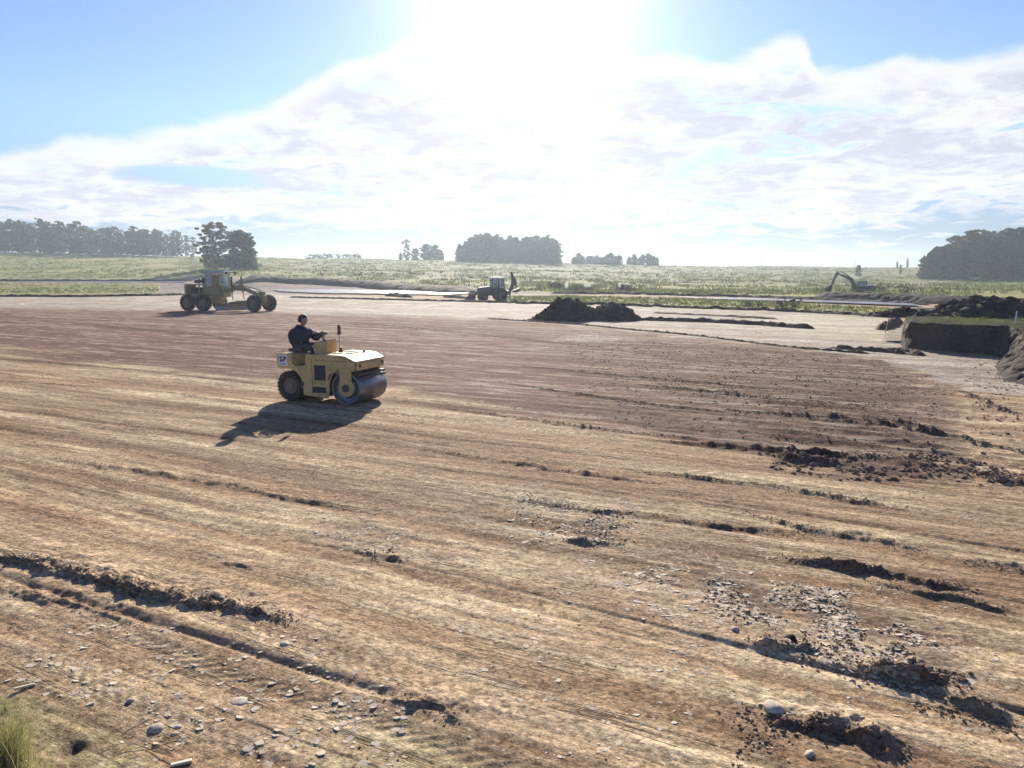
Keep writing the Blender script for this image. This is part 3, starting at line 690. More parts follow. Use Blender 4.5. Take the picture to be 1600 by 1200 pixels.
def mound(x, y, z0, rx, ry, h, mat, name, seed, clods=400, **kw):
    n, m = 90, 40; th = np.linspace(0, 2*np.pi, n, endpoint=False); r = np.linspace(0, 1, m); TH, RR = np.meshgrid(th, r, indexing='ij')
    e = 1+.28*fbm(np.cos(TH)*1.3+seed, np.sin(TH)*1.3, 3, seed)
    X = x+np.cos(TH)*RR*rx*e; Y = y+np.sin(TH)*RR*ry*e
    Zz = z0-.05+h*(1-RR**1.5)*(1+.45*fbm(X/.9, Y/.9, 4, seed+2)*np.clip(RR*4, .4, 1))+.07*fbm(X/.25, Y/.25, 3, seed+4)*(1-RR)**.3
    V = np.stack([X, Y, Zz], -1).reshape(-1, 3); idx = np.arange(n*m).reshape(n, m); nx = np.roll(idx, -1, 0)
    Fc = np.stack([idx[:, :-1], idx[:, 1:], nx[:, 1:], nx[:, :-1]], -1).reshape(-1, 4)
    o = link(name, np_mesh(name, V, Fc), mat, **kw)
    g = np.random.default_rng(seed); ii = g.integers(0, n, clods); jj = g.integers(2, m-1, clods)
    link('soil_clods', lump_mesh(np.stack([X[ii, jj], Y[ii, jj], Zz[ii, jj]], -1), g.uniform(.03, .11, clods), seed), mat, parent=o, kind='stuff')
    return o
mound(23.2, 38.5, 1.1, 3.6, 2.3, .95, M_dark, 'dirt_pile', 51, 700, label='black heap of loose soil on top of the cut bank near its right end', cat='dirt pile')
mound(19.6, 39.5, 1.1, 2.1, 1.3, .38, M_dark, 'dirt_pile', 57, 300, label='low spread of dark clods on the cut bank left of the black heap', cat='dirt pile')
mound(27.5, 40.5, 1.1, 3.0, 2.6, 1.1, M_dark, 'dirt_pile', 63, 300, label='black heap of soil at the right frame edge behind the white post', cat='dirt pile')

# ------------------------------------------------------------------ loose clods and dried mud flakes on the ground
def sample_px(P, n, g):
    P = np.array(P, float); W = np.array([tuple(G(*q)[:2]) for q in P]); lo, hi = W.min(0), W.max(0); out = np.zeros((0, 2))
    while len(out) < n:
        c = g.uniform(lo, hi, (n*3, 2)); out = np.r_[out, c[poly_sd(c[:, 0], c[:, 1], W) < 0]]
    return out[:n]
def soft_px(P, n, g, soft=22):
    """like sample_px but thinning out in ragged drifts towards the outline"""
    P = np.array(P, float); c0 = P.mean(0); Q = c0+(P-c0)*1.10; c = sample_px(Q, int(n*1.5), g)
    X, Y = to_px(c[:, 0], c[:, 1]); sd = poly_sd(X+25*fbm(c[:, 0]/.7, c[:, 1]/.7, 3, 66), Y+14*fbm(c[:, 0]/.6, c[:, 1]/.6, 3, 67), P)
    p = 1-ss(sd, -soft, soft*.6); p = p*ss(fbm(c[:, 0]/.45, c[:, 1]/.45, 3, 68), -.35, .25)
    return c[g.uniform(0, 1, len(c)) < p]
def clod_field():
    g = np.random.default_rng(5); C = []; S = []
    def put(P, n, s0, s1, patch=None, thr=0):
        c = soft_px(P, n, g)
        if patch: c = c[fbm(c[:, 0]/patch, c[:, 1]/patch, 3, 15) > thr]
        s = g.uniform(0, 1, len(c))**3*(s1-s0)+s0
        C.append(np.c_[c, hz(c[:, 0], c[:, 1])+s*.2]); S.append(s)
    put([(0,490),(800,505),(1250,548),(1450,590),(1500,640),(1505,745),(1200,708),(800,640),(0,548)], 12000, .006, .022, .8, 0)
    put([(850,520),(1250,550),(1450,590),(1500,640),(1505,745),(1200,708),(1000,670)], 16000, .006, .030, 1.0, -.1)
    put([(1200,700),(1340,715),(1500,700),(1505,750),(1300,748),(1200,730)], 2200, .008, .05)
    put([(1500,560),(1600,560),(1650,800),(1520,760)], 1500, .008, .04, .8, -.1)
    put([(1520,725),(1640,735),(1650,765),(1530,760)], 700, .01, .06)
    put([(0,620),(1600,760),(1600,1230),(0,1230)], 9000, .003, .011, .6, .1)
    put([(780,760),(990,800),(985,860),(850,850)], 1200, .004, .016)
    put([(1060,890),(1340,930),(1510,1040),(1510,1090),(1330,1070),(1150,1000)], 2400, .004, .018)
    put([(1120,1070),(1220,1120),(1300,1215),(1150,1215)], 500, .004, .016)
    put([(1350,1080),(1590,1130),(1590,1150),(1420,1110)], 500, .004, .018)
    put([(560,860),(640,855),(650,880),(570,880)], 300, .004, .016)
    put([(480,640),(620,632),(700,655),(560,665)], 400, .006, .018)
    for P, hh, wf, wn in STEPS:
        W = np.array([tuple(G(*q)[:2]) for q in P]); L = np.r_[0, np.cumsum(np.hypot(*(W[1:]-W[:-1]).T))]; n = int(L[-1]*230*(hh/.08)**.7)
        if hh < .03: continue
        s = g.uniform(.05, .95, n)*L[-1]; x = np.interp(s, L, W[:, 0])+g.normal(0, .05, n); y = np.interp(s, L, W[:, 1])+g.normal(.01, .07, n)
        r = g.uniform(0, 1, n)**2*(hh*.12)+.004; C.append(np.c_[x, y, hz(x, y)+r*.2]); S.append(r)
    C = np.concatenate(C); S = np.concatenate(S)
    link('soil_clods', lump_mesh(C, S, 3), M_clod, kind='stuff', label='loose brown soil crumbs and clods strewn over the graded ground', cat='soil clods')
clod_field()
def flake_poly(g, n=None):
    n = n or g.integers(6, 10); th = np.sort(g.uniform(0, 2*np.pi, n)+np.arange(n)*0); th = (np.arange(n)+g.uniform(-.3, .3, n))*2*np.pi/n
    r = g.uniform(.6, 1.15, n); a = g.uniform(.55, 1.0); return np.c_[np.cos(th)*r, np.sin(th)*r*a]
def flakes():
    g = np.random.default_rng(8); C = []; S = []
    def put(P, n, s0, s1, thr=None, pw=3):
        c = soft_px(P, n, g)
        if thr is not None: c = c[fbm(c[:, 0]/.5, c[:, 1]/.5, 3, 18) > thr]
        C.append(c); S.append(g.uniform(0, 1, len(c))**pw*(s1-s0)+s0)
    put([(1060,885),(1200,895),(1340,930),(1500,1035),(1510,1075),(1330,1060),(1150,990)], 3600, .006, .048, pw=3.2)
    put([(950,860),(1250,850),(1480,930),(1600,1080),(1500,1180),(1200,1120),(980,1010)], 2200, .005, .030, pw=3)
    put([(880,860),(1080,880),(1160,1000),(1000,960)], 700, .010, .05)
    put([(420,800),(640,810),(700,870),(560,870)], 500, .010, .04)
    put([(780,750),(1000,790),(990,860),(800,850)], 700, .012, .05)
    put([(130,960),(500,1000),(700,1100),(600,1210),(200,1180),(0,1060)], 1100, .008, .045)
    put([(700,900),(1100,960),(1150,1200),(700,1200)], 700, .008, .04, .05)
    put([(0,850),(500,930),(480,1000),(0,900)], 260, .008, .035, 0)
    put([(0,700),(1600,780),(1600,1220),(0,1220)], 3000, .006, .03, .1)
    put([(600,600),(1000,640),(1000,760),(700,740)], 200, .02, .07, .1)
    put([(0,640),(1600,700),(1600,1225),(0,1225)], 5000, .006, .024, -.05, pw=2)
    put([(300,760),(900,760),(1300,900),(1250,1200),(300,1200)], 6000, .004, .020, -.1, pw=2)
    C = np.concatenate(C); S = np.concatenate(S); d = C[:, 1]; show = S/d; order = np.argsort(-show)
    protos = []
    for k in range(10):
        p = flake_poly(g); n = len(p); b = MB()
        vs = [(x*1.0, y*1.0, -.14) for x, y in p]+[(x*.95, y*.95, .02+.02*g.uniform(-1, 1)) for x, y in p]
        b._add(vs, [tuple(range(n-1, -1, -1)), tuple(range(n, 2*n))]+[(i, (i+1) % n, (i+1) % n+n, i+n) for i in range(n)])
        me = bpy.data.meshes.new('mud_flake'); me.from_pydata([tuple(v) for v in b.v], [], b.f); me.materials.append(M_flake); me.update(); protos.append(me)
    for i in order[:300]:
        x, y = C[i]; s = S[i]
        o = link('mud_flake', protos[g.integers(10)], parent=ground, loc=(x, y, float(hz(x, y))+s*.05), rot=(g.normal(0, .09), g.normal(0, .09), g.uniform(0, 6.3)))
        o.scale = (s, s, s*1.0)
    V = []; Fa = []; b0 = 0
    for i in order[300:]:
        p = flake_poly(g, 7)*S[i]; s = S[i]; x, y = C[i]; z = float(hz(x, y)); tx, ty = g.normal(0, .10, 2)
        top = z+.05*s+p[:, 0]*tx+p[:, 1]*ty; V.append(np.c_[p[:, 0]+x, p[:, 1]+y, top-.15*s]); V.append(np.c_[p[:, 0]*.95+x, p[:, 1]*.95+y, top])
        Fa += [tuple(range(b0+7, b0+14))]+[(b0+k, b0+(k+1) % 7, b0+(k+1) % 7+7, b0+k+7) for k in range(7)]; b0 += 14
    me = bpy.data.meshes.new('mud_flakes'); me.from_pydata(np.concatenate(V).tolist(), [], Fa); me.update()
    link('small_mud_flakes', me, M_flake, parent=ground, kind='stuff')
flakes()

# stones one can pick out
def stone(px, py, r, flat, seed, label, mat=None):
    g = np.random.default_rng(seed); bm = bmesh.new(); bmesh.ops.create_icosphere(bm, subdivisions=3, radius=1)
    ani = g.uniform(.75, 1.2, 3)
    for v in bm.verts:
        n = 1+.16*float(pn(v.co.x*1.6+seed, v.co.y*1.6+v.co.z, seed))+.06*float(pn(v.co.x*5, v.co.y*5+v.co.z*3, seed+1))
        v.co = Vector((v.co.x*ani[0]*r*n, v.co.y*ani[1]*r*n*.8, v.co.z*r*flat*n))
    me = bpy.data.meshes.new('stone'); bm.to_mesh(me); bm.free()
    for p in me.polygons: p.use_smooth = True
    link('stone', me, mat or M_stone, loc=on(px, py, r*flat*.05), rot=(0, 0, g.uniform(0, 6)), label=label, cat='stone')
stone(243, 1137, .058, .45, 1, 'smooth oval pale stone near the bottom left of the foreground')
stone(204, 1094, .036, .5, 2, 'small white shiny stone above and left of the oval pale stone')
stone(277, 1133, .036, .35, 3, 'small flat pale stone just right of the oval one')
stone(272, 1144, .024, .4, 4, 'tiny pale stone directly below the small flat one')
stone(1208, 1110, .078, .4, 5, 'bright white stone above the dark furrow at the bottom right')
stone(445, 1008, .05, .35, 6, 'pale flat stone at the lower end of the left furrow')
stone(1148, 985, .04, .5, 7, 'small grey stone at the lower left of the flaky mud patch')
stone(374, 1095, .07, .18, 8, 'pale slab of stone half sunk in the lower left foreground')
stone(1237, 1004, .052, .85, 9, 'round dark clod at the left of the torn mud ridge', M_dark)
stone(1265, 1178, .04, .5, 10, 'small pale stone at the bottom right below the furrow')
stone(234, 1110, .022, .35, 11, 'small pale chip between the white stone and the oval stone')

# ------------------------------------------------------------------ grass
M_blade = leaf_mat('dry_grass', (.26,.25,.09), (.50,.43,.23), .35)
M_scrub = leaf_mat('field_scrub', (.07,.085,.035), (.15,.15,.07), .2)
M_tus = leaf_mat('field_tussock', (.13,.16,.036), (.22,.225,.066), .22)
def blades(base, L, lean, seed, w=.004, seg=5):
    g = np.random.default_rng(seed); n = len(base); V = []; Fc = []
    az = g.uniform(0, 2*np.pi, n); bend = g.uniform(.2, 1.0, n)*lean; ln = L*g.uniform(.5, 1.15, n)
    tt = np.linspace(0, 1, seg+1)
    ang = bend[:, None]*(.25+tt[None])     # angle from vertical growing along the blade
    dx = np.sin(ang)*(ln/seg)[:, None]; dz = np.cos(ang)*(ln/seg)[:, None]; R_ = np.cumsum(dx, 1)-dx[:, :1]; Z_ = np.cumsum(dz, 1)-dz[:, :1]
    cx = base[:, 0, None]+R_*np.cos(az)[:, None]; cy = base[:, 1, None]+R_*np.sin(az)[:, None]; cz = base[:, 2, None]+Z_
    wd = (w*(1-tt*.85))[None]*g.uniform(.7, 1.3, n)[:, None]; pa = az+np.pi/2+g.normal(0, .6, n)
    lx, ly = np.cos(pa)[:, None]*wd, np.sin(pa)[:, None]*wd
    V = np.stack([np.stack([cx-lx, cy-ly, cz], -1), np.stack([cx+lx, cy+ly, cz], -1)], 2).reshape(n, -1, 3)
    k = 2*(seg+1); q = np.array([(2*i, 2*i+1, 2*i+3, 2*i+2) for i in range(seg)])
    return V.reshape(-1, 3), (q[None]+k*np.arange(n)[:, None, None]).reshape(-1, 4)
def tuft(px, py, n, L, rad, lean, seed, label, w=.0035):
    p = on(px, py); g = np.random.default_rng(seed); r = np.abs(g.normal(0, rad, n)); a = g.uniform(0, 6.28, n)
    b = np.c_[np.cos(a)*r, np.sin(a)*r, np.zeros(n)-.01]
    V, Fc = blades(b, L, lean, seed, w); link('grass_tuft', np_mesh('grass_tuft', V, Fc), M_blade, loc=p, label=label, cat='grass')
tuft(14, 1200, 520, .46, .08, .75, 1, 'large dry yellow-green grass tuft in the bottom left corner', .0028)
tuft(70, 1215, 90, .22, .06, .9, 2, 'sparse grass tuft at the bottom edge right of the corner tuft', .0026)
tuft(8, 1105, 40, .16, .04, .9, 3, 'small wispy grass tuft at the left edge above the corner tuft', .0022)
def straw(pts, label, r=.0025):
    b = MB(); P = [on(x, y, z) for x, y, z in pts]; b.tube([p for p in P], r, 5); b.build('straw', M_straw, label=label, cat='straw')
M_straw = paint('straw', (.60,.50,.33), .6, dirt_amt=.3)
straw([(185,1172,.01),(215,1160,.03),(255,1150,.035),(300,1145,.012)], 'long curved pale straw lying above the bottom left pit hole')
straw([(392,1105,.01),(420,1075,.04)], 'thin straight straw beside the sunken pale slab')
straw([(310,1185,.01),(322,1166,.04)], 'short upright straw at the bottom edge left of centre')
straw([(195,1140,.008),(240,1118,.015)], 'thin straw left of the oval stone')
def plank_chip(px, py, l, w, rz, label):
    b = MB(); b.box((0,0,.012), (l, w, .018)); b.build('wood_chip', M_straw, loc=on(px, py), rot=(0,.05,rz), bevel=.003, label=label, cat='wood chip')
plank_chip(38, 1072, .14, .022, .7, 'pale splinter of wood at the left edge of the foreground')
plank_chip(283, 1190, .13, .03, .5, 'pale wood splinter at the bottom edge left of centre')

def field_veg():
    g = np.random.default_rng(21)
    n = 900; x = g.uniform(17.2, 26, n); y = 33.3+g.exponential(2.2, n); k = (x > 17.2+(y-33.3)*.62) & (y < 44) & (fbm(x/1.2, y/1.2, 3, 91)-(x-17)*.07 > -.25); x, y = x[k], y[k]
    cc = np.repeat(np.c_[x, y], 9, 0)+g.normal(0, .06, (len(x)*9, 2)); V, Fc = blades(np.c_[cc, np.full(len(cc), 1.10)], .17, .8, 9, .010, 2)
    link('bank_grass', np_mesh('bank_grass', V, Fc, False), M_tus, kind='stuff', label='green grass on the left part of the cut bank top', cat='grass')
    def strip(P, n, L, w, seed, mat, name, label, blade_n=7, lean=.6):
        c = sample_px(P, n, g); cc = np.repeat(c, blade_n, 0)+g.normal(0, L*.35, (n*blade_n, 2))
        b = np.c_[cc, hz(cc[:, 0], cc[:, 1])-.02]; V, Fc = blades(b, L, lean, seed, w, 2)
        link(name, np_mesh(name, V, Fc, False), mat, kind='stuff', label=label, cat='grass')
    strip([(770,464.5),(880,463.5),(1100,468.5),(1400,484),(1410,492),(1240,485),(1000,477),(800,472)], 1700, .28, .03, 1, M_tus, 'strip_grass', 'green grass on the narrow strip behind the pale pad')
    strip([(-100,449.5),(250,450),(246,458.5),(-100,460)], 900, .34, .04, 2, M_tus, 'strip_grass', 'green grass on the narrow strip at far left')
    strip([(790,446),(1285,463),(870,456)], 700, .4, .05, 3, M_tus, 'strip_grass', 'green grass behind the thin dark soil line at right centre')
    # open field
    n = 22000; d = g.uniform(115, 460, n)**1.0; az = g.uniform(-.72, .72, n); x = d*az
    keep = fbm(x/14, d/30, 3, 41) > -.15; x, d = x[keep], d[keep]
    px, py = to_px(x, d); keep = poly_sd(px, py, FIELD_P) < -.5; x, d = x[keep], d[keep]
    m = len(x); cc = np.repeat(np.c_[x, d], 6, 0)+g.normal(0, .5, (m*6, 2)); b = np.c_[cc, hz(cc[:, 0], cc[:, 1])-.03]
    V, Fc = blades(b, .55, .8, 5, .12, 2); link('field_grass', np_mesh('field_grass', V, Fc, False), M_tus, kind='stuff', label='long yellow-green grass covering the open field', cat='grass')
    n = 1700; d = g.uniform(125, 440, n); az = g.uniform(-.25, .72, n); x = d*az; keep = (fbm(x/40, d/22, 3, 61) > .05) & (poly_sd(*to_px(x, d), FIELD_P) < -.8); x, d = x[keep], d[keep]; m = len(x)
    cc = np.repeat(np.c_[x, d], 10, 0)+g.normal(0, .6, (m*10, 2)); b = np.c_[cc, hz(cc[:, 0], cc[:, 1])-.03]
    V, Fc = blades(b, .95, .9, 6, .12, 2); link('field_scrub', np_mesh('field_scrub', V, Fc, False), M_scrub, kind='stuff', label='dull grey-green scrub on the far field', cat='scrub')
field_veg()

# ------------------------------------------------------------------ trees
M_bark = soil_mat('bark', (.16,.13,.11), (.26,.22,.18), (.34,.30,.25), scale=.6)
M_leafA = leaf_mat('eucalyptus_leaves', (.030,.072,.045), (.070,.15,.080), .25)
M_leafB = leaf_mat('olive_leaves', (.075,.078,.045), (.165,.16,.09), .28)
def crown_mesh(name, seed, H, W, base, shape, ncl, per, leaf, gaps=1.0):
    """leaf clumps; shape: 'tall' eucalyptus, 'round' bushy, 'loose' open"""
    g = np.random.default_rng(seed); cs = []; rs = []
    while len(cs) < ncl:
        t = g.uniform(0, 1); z = base+(H-base)*t
        if shape == 'tall': rr = W/2*(.45+.75*math.sin(math.pi*min(1, .12+t*.86)))*.8
        elif shape == 'round': rr = W/2*math.sqrt(max(.02, 1-(2*t-.85)**2/1.35)) if t > .42 else W/2*(.90+.10*t/.42)
        else: rr = W/2*(.62+.45*math.sin(math.pi*(.05+.85*t)))*.9
        a = g.uniform(0, 6.28); q = g.uniform(0, 1)**.5*rr; q = max(0, q*(1+.25*g.normal()))
        cs.append((math.cos(a)*q, math.sin(a)*q, z)); rs.append(g.uniform(.05, .125)*W*(1.2 if shape == 'round' else 1)*(1-.35*t))
    cs = np.array(cs); rs = np.array(rs)
    cen = np.repeat(cs, per, 0); rad = np.repeat(rs, per); n = len(cen)
    dirs = g.normal(0, 1, (n, 3)); dirs /= np.linalg.norm(dirs, axis=1)[:, None]; dirs[:, 2] *= .7
    P = cen+dirs*(rad*g.uniform(.2, 1.05, n)**.6)[:, None]
    P[:, 2] = np.maximum(P[:, 2], .2)
    a = g.normal(0, 1, (n, 3)); a /= np.linalg.norm(a, axis=1)[:, None]; b = np.cross(a, g.normal(0, 1, (n, 3))); b /= np.linalg.norm(b, axis=1)[:, None]
    s = (leaf*g.uniform(.6, 1.4, n))[:, None]
    V = np.stack([P+a*s, P+b*s*.5, P-a*s, P-b*s*.5], 1).reshape(-1, 3); Fc = np.arange(4*n).reshape(n, 4)
    return np_mesh(name, V, Fc, False)
def trunk_mesh(name, seed, H, r, limbs, top=.85, lean=.04, multi=1):
    g = np.random.default_rng(seed); b = MB()
    for k in range(multi):
        p = Vector((g.normal(0, .25)*(multi > 1), g.normal(0, .25)*(multi > 1), -.3)); n = 7; d = Vector((g.normal(0, lean), g.normal(0, lean), 1)); pts = [p.copy()]
        for i in range(n): p = p+d*(H*top+.3)/n; d += Vector((g.normal(0, .05), g.normal(0, .05), 0)); pts.append(p.copy())
        for i in range(n): b.cyl(pts[i], pts[i+1], r*(1-i/n*.85), r*(1-(i+1)/n*.85), 7, caps=False)
        for j in range(limbs):
            i = g.integers(2, n); q = pts[i]; a = g.uniform(0, 6.28); L = H*g.uniform(.12, .25); e = q+Vector((math.cos(a)*L*.7, math.sin(a)*L*.7, L*.8)); m_ = q.lerp(e, .5)+Vector((0,0,-L*.08))
            rr = r*(1-i/n*.85)*.55; b.cyl(q, m_, rr, rr*.7, 6, caps=False); b.cyl(m_, e, rr*.7, rr*.25, 6, caps=False)
    me = bpy.data.meshes.new(name); me.from_pydata([tuple(v) for v in b.v], [], b.f); me.polygons.foreach_set('use_smooth', [True]*len(b.f)); me.materials.append(M_bark); me.update(); return me
VAR = {}
def variants(kind, n, **kw):
    out = []
    for i in range(n):
        s = 100+17*i+len(kind)
        if kind == 'tall': c = crown_mesh('crown', s, 17, 8.0, .8, 'tall', 120, 52, .42); t = trunk_mesh('trunk', s, 17, .20, 8); c.materials.append(M_leafA)
        elif kind == 'round': c = crown_mesh('crown', s, 14, 10.5, .1, 'round', 200, 44, .42); t = trunk_mesh('trunk', s, 14, .28, 7, .7, .06, 2); c.materials.append(M_leafA)
        elif kind == 'loose': c = crown_mesh('crown', s, 14, 8.5, .5, 'loose', 110, 70, .27); t = trunk_mesh('trunk', s, 14, .24, 9, .85, .08, 2); c.materials.append(M_leafB)
        elif kind == 'bush': c = crown_mesh('crown', s, 3, 4, .2, 'round', 30, 40, .16); t = trunk_mesh('trunk', s, 3, .07, 5, .8, .15, 3); c.materials.append(M_leafB)
        out.append((c, t))
    VAR[kind] = out
for k, n in (('tall', 6), ('round', 4), ('loose', 4), ('bush', 3)): variants(k, n)
def tree(kind, loc, h, wscale, name, label, cat='tree', group=None):
    base = {'tall': 17, 'round': 14, 'loose': 14, 'bush': 3}[kind]; c, t = random.choice(VAR[kind]); s = h/base
    r = empty(name, loc, random.uniform(0, 6.28), label=label, cat=cat, group=group); r.scale = (s*wscale, s*wscale, s)
    link('crown', c, parent=r); link('trunk', t, parent=r); return r
def row(kind, x0, x1, n, d0, d1, topf, name, labf, group, w=1.0, basef=None):
    """trees between image columns x0..x1 at distances d0..d1; topf gives tree height in metres along the row"""
    for i in range(n):
        t = (i+.5+random.uniform(-.35, .35))/n; px = x0+(x1-x0)*t; d = random.uniform(d0, d1) if basef is None else basef(px)*random.uniform(.98, 1.04)
        p = at_d(px, d); tree(kind, p, topf(px)*random.uniform(.88, 1.1), w*random.uniform(.85, 1.2), name, labf(px, d), 'tree', group)
# left grove
GL = 'eucalyptus trees of the left grove'
def gl(px, d):
    if d > 452: return 'dark eucalyptus deep inside the left grove behind the front row'
    if px < 215: return 'dark eucalyptus in the closed front row of the left grove'
    return 'slimmer eucalyptus with its trunk showing at the thin right end of the left grove'
def hl(px): return float(np.interp(px, [-300,0,60,120,200,300,320], [17,17,18,17,15.5,12.5,11]))
row('tall', -260, 255, 44, 436, 450, hl, 'eucalyptus_tree', gl, GL, 1.05)
row('tall', -260, 230, 34, 454, 475, lambda p: hl(p)*.95, 'eucalyptus_tree', gl, GL, 1.05)
row('tall', 215, 300, 12, 438, 450, hl, 'eucalyptus_tree', gl, GL, .85)
tree('loose', at_d(308, 430), 10.5, .85, 'eucalyptus_tree', 'small open-crowned tree in the gap between the left grove and the two big trees')
tree('loose', at_d(344, 256), 14.6, 1.45, 'leaning_tree', 'tall loose-crowned tree behind the grader, left one of the pair')
tree('loose', at_d(334, 262), 12.0, .85, 'slender_tree', 'slender pale tree hugging the left side of the tall loose-crowned one')
tree('round', at_d(381, 250), 11.8, 1.3, 'bushy_tree', 'dense bushy tree down to the ground behind the grader, right one of the pair')
tree('round', at_d(393, 254), 10.3, .6, 'bushy_tree', 'narrow bushy tree at the right flank of the dense pair')
# middle groves
for px, h, w, k, lab in ((637, 12, .8, 'loose', 'tall narrow tree at the left end of the small group left of the middle grove'), (651, 7, 1.1, 'round', 'low round tree between the two taller ones left of the middle grove'), (668, 9.5, 1.1, 'round', 'broad tree third from the left in the small group left of the middle grove'), (682, 9.3, 1.0, 'round', 'round tree fourth from the left in the small group left of the middle grove'), (691, 6.5, .6, 'round', 'low tree at the right end of the small group left of the middle grove'), (628, 4.5, .7, 'round', 'stunted tree at the far left of the small group')):
    tree(k, at_d(px, 470), h, w, 'distant_tree', lab)
def hm(px): return float(np.interp(px, [715,730,760,790,815,825,850,868,876], [8,11,14.5,13.5,12,13.5,14.5,13,9]))
row('round', 718, 872, 20, 440, 452, hm, 'distant_tree', lambda p, d: 'hazy rounded tree in the front of the wide middle grove', 'trees of the middle grove', .8)
row('tall', 745, 862, 12, 452, 466, lambda p: hm(p)*1.06, 'distant_tree', lambda p, d: 'hazy tree rising behind the front of the middle grove', 'trees at the back of the middle grove', .9)
def hr(px): return float(np.interp(px, [888,905,920,935,945,962,980,1000,1015,1028], [4,6.5,7.5,5.5,6.8,8,4.5,6.5,7.5,6]))
row('round', 890, 968, 13, 450, 462, lambda p: hr(p)*random.uniform(.6, 1.1), 'distant_tree', lambda p, d: 'small pale tree in the left half of the hazy row right of the middle grove', 'small trees right of the middle grove', 1.0)
row('round', 978, 1028, 9, 450, 462, lambda p: hr(p)*random.uniform(.65, 1.1), 'distant_tree', lambda p, d: 'small pale tree in the right half of the hazy row right of the middle grove', 'small trees at the end of the hazy row', .8)
# low dark hedge line on the crest
row('bush', 480, 570, 8, 452, 465, lambda p: 3.0, 'distant_bush', lambda p, d: 'low bush on the crest between the two big trees and the middle', 'bushes on the crest', 1.6)
# right grove
GRr = 'eucalyptus trees of the right grove'
def hg(px): return float(np.interp(px, [1425,1440,1470,1500,1530,1560,1600,1700], [8.5,11,13,15.5,17,17.5,17,17]))
def rg(px, d):
    if px < 1465: return 'lower tree at the sloping left end of the right grove'
    return 'dark tall tree in the front of the right grove' if d < 292 else 'dark tree in the back of the right grove'
row('round', 1434, 1500, 7, 275, 288, lambda p: hg(p)*.85, 'eucalyptus_tree', rg, GRr, .6)
row('tall', 1490, 1640, 13, 275, 288, lambda p: hg(p)*.85, 'eucalyptus_tree', rg, GRr, 1.1)
row('tall', 1450, 1700, 18, 288, 298, hg, 'eucalyptus_tree', rg, GRr, 1.25)
row('tall', 1480, 1760, 14, 300, 318, lambda p: hg(p)*1.05, 'eucalyptus_tree', rg, GRr, 1.25)
row('round', 1640, 1760, 6, 278, 290, lambda p: 14, 'eucalyptus_tree', rg, GRr, .8)
for px, d, h, k, w, lab in ((1336, 330, 4.2, 'round', .8, 'small lone tree on the field above the excavator'), (1401, 340, 4.0, 'loose', .7, 'small sparse tree left of the right grove'), (1411, 420, 5.5, 'tall', .5, 'slim young tree close to the left end of the right grove'), (1395, 420, 3.5, 'loose', .7, 'thin sapling on the crest left of the right grove')):
    tree(k, at_d(px, d), h, w, 'small_tree', lab)
for px, py, h, w, lab in ((1170,483.5,.7,1.0,'low shrub, leftmost on the grass strip behind the pale pad'), (1186,484,.65,1.0,'low shrub, second from left on the grass strip'), (1221,485.5,.95,.9,'upright shrub, third from left on the grass strip'), (1242,486,1.0,1.0,'dark round shrub, rightmost on the grass strip'), (1378,458,1.4,1.6,'low round bush in the field right of the excavator'), (1412,460,1.3,1.6,'low bush in the field behind the long black bank'), (862,452,1.3,1.1,'green bush left of the brush heaps'), (1086,461,.6,1.8,'small low bush on the grass at right centre')):
    tree('bush', on(px, py), h, w, 'shrub', lab, 'shrub')

# brush heaps with white plumes
M_twig = paint('twigs', (.15,.115,.10), .9, dirt_amt=.4)
M_plume = leaf_mat('plume', (.75,.74,.72), (.85,.84,.82), .5)
def brush_heap(px, py, W, h, plumes, seed, label):
    p = on(px, py); g = np.random.default_rng(seed); b = MB()
    for i in range(420):
        x = g.normal(0, W*.26); y = g.normal(0, W*.18); zt = h*max(.1, 1-(x/(W*.55))**2)*g.uniform(.1, .95); q = Vector((x, y, zt)); dd = Vector(g.normal(0, 1, 3)); dd.z = abs(dd.z)*.8; dd.normalize(); L = g.uniform(.25, .7)*h*.6
        b.cyl(q-dd*L*.5, q+dd*L*.5, .025, .008, 4, caps=False)
    root = empty('brush_heap', p, label=label, cat='brush heap'); b.build('branches', M_twig, root)
    m = crown_mesh('leaves', seed, h*.85, W*.85, .1, 'round', 26, 40, .13); link('leaves', m, M_leafB, root)
    for k, (dx, hh) in enumerate(plumes):
        n = 60; bz = np.c_[g.normal(dx, .10, n), g.normal(0, .1, n), g.uniform(h*.55, h*.8+hh*.5, n)]; V, Fc = blades(bz, .45, .9, seed+k, .05, 2)
        link('plume', np_mesh('plume', V, Fc, False), M_plume, root)
brush_heap(870, 454, 3.4, 1.5, [], 1, 'grey brush heap, leftmost of the three behind the dark heap')
brush_heap(905, 457, 6.2, 1.1, [(-2.2, .9), (1.0, 1.2), (1.6, .8)], 2, 'wide grey brush heap with bright white plumes behind the dark heap')
brush_heap(977, 457, 4.0, 1.25, [(-.9, .5), (.3, .45)], 3, 'grey brush heap, rightmost, right of the one with the white plumes')

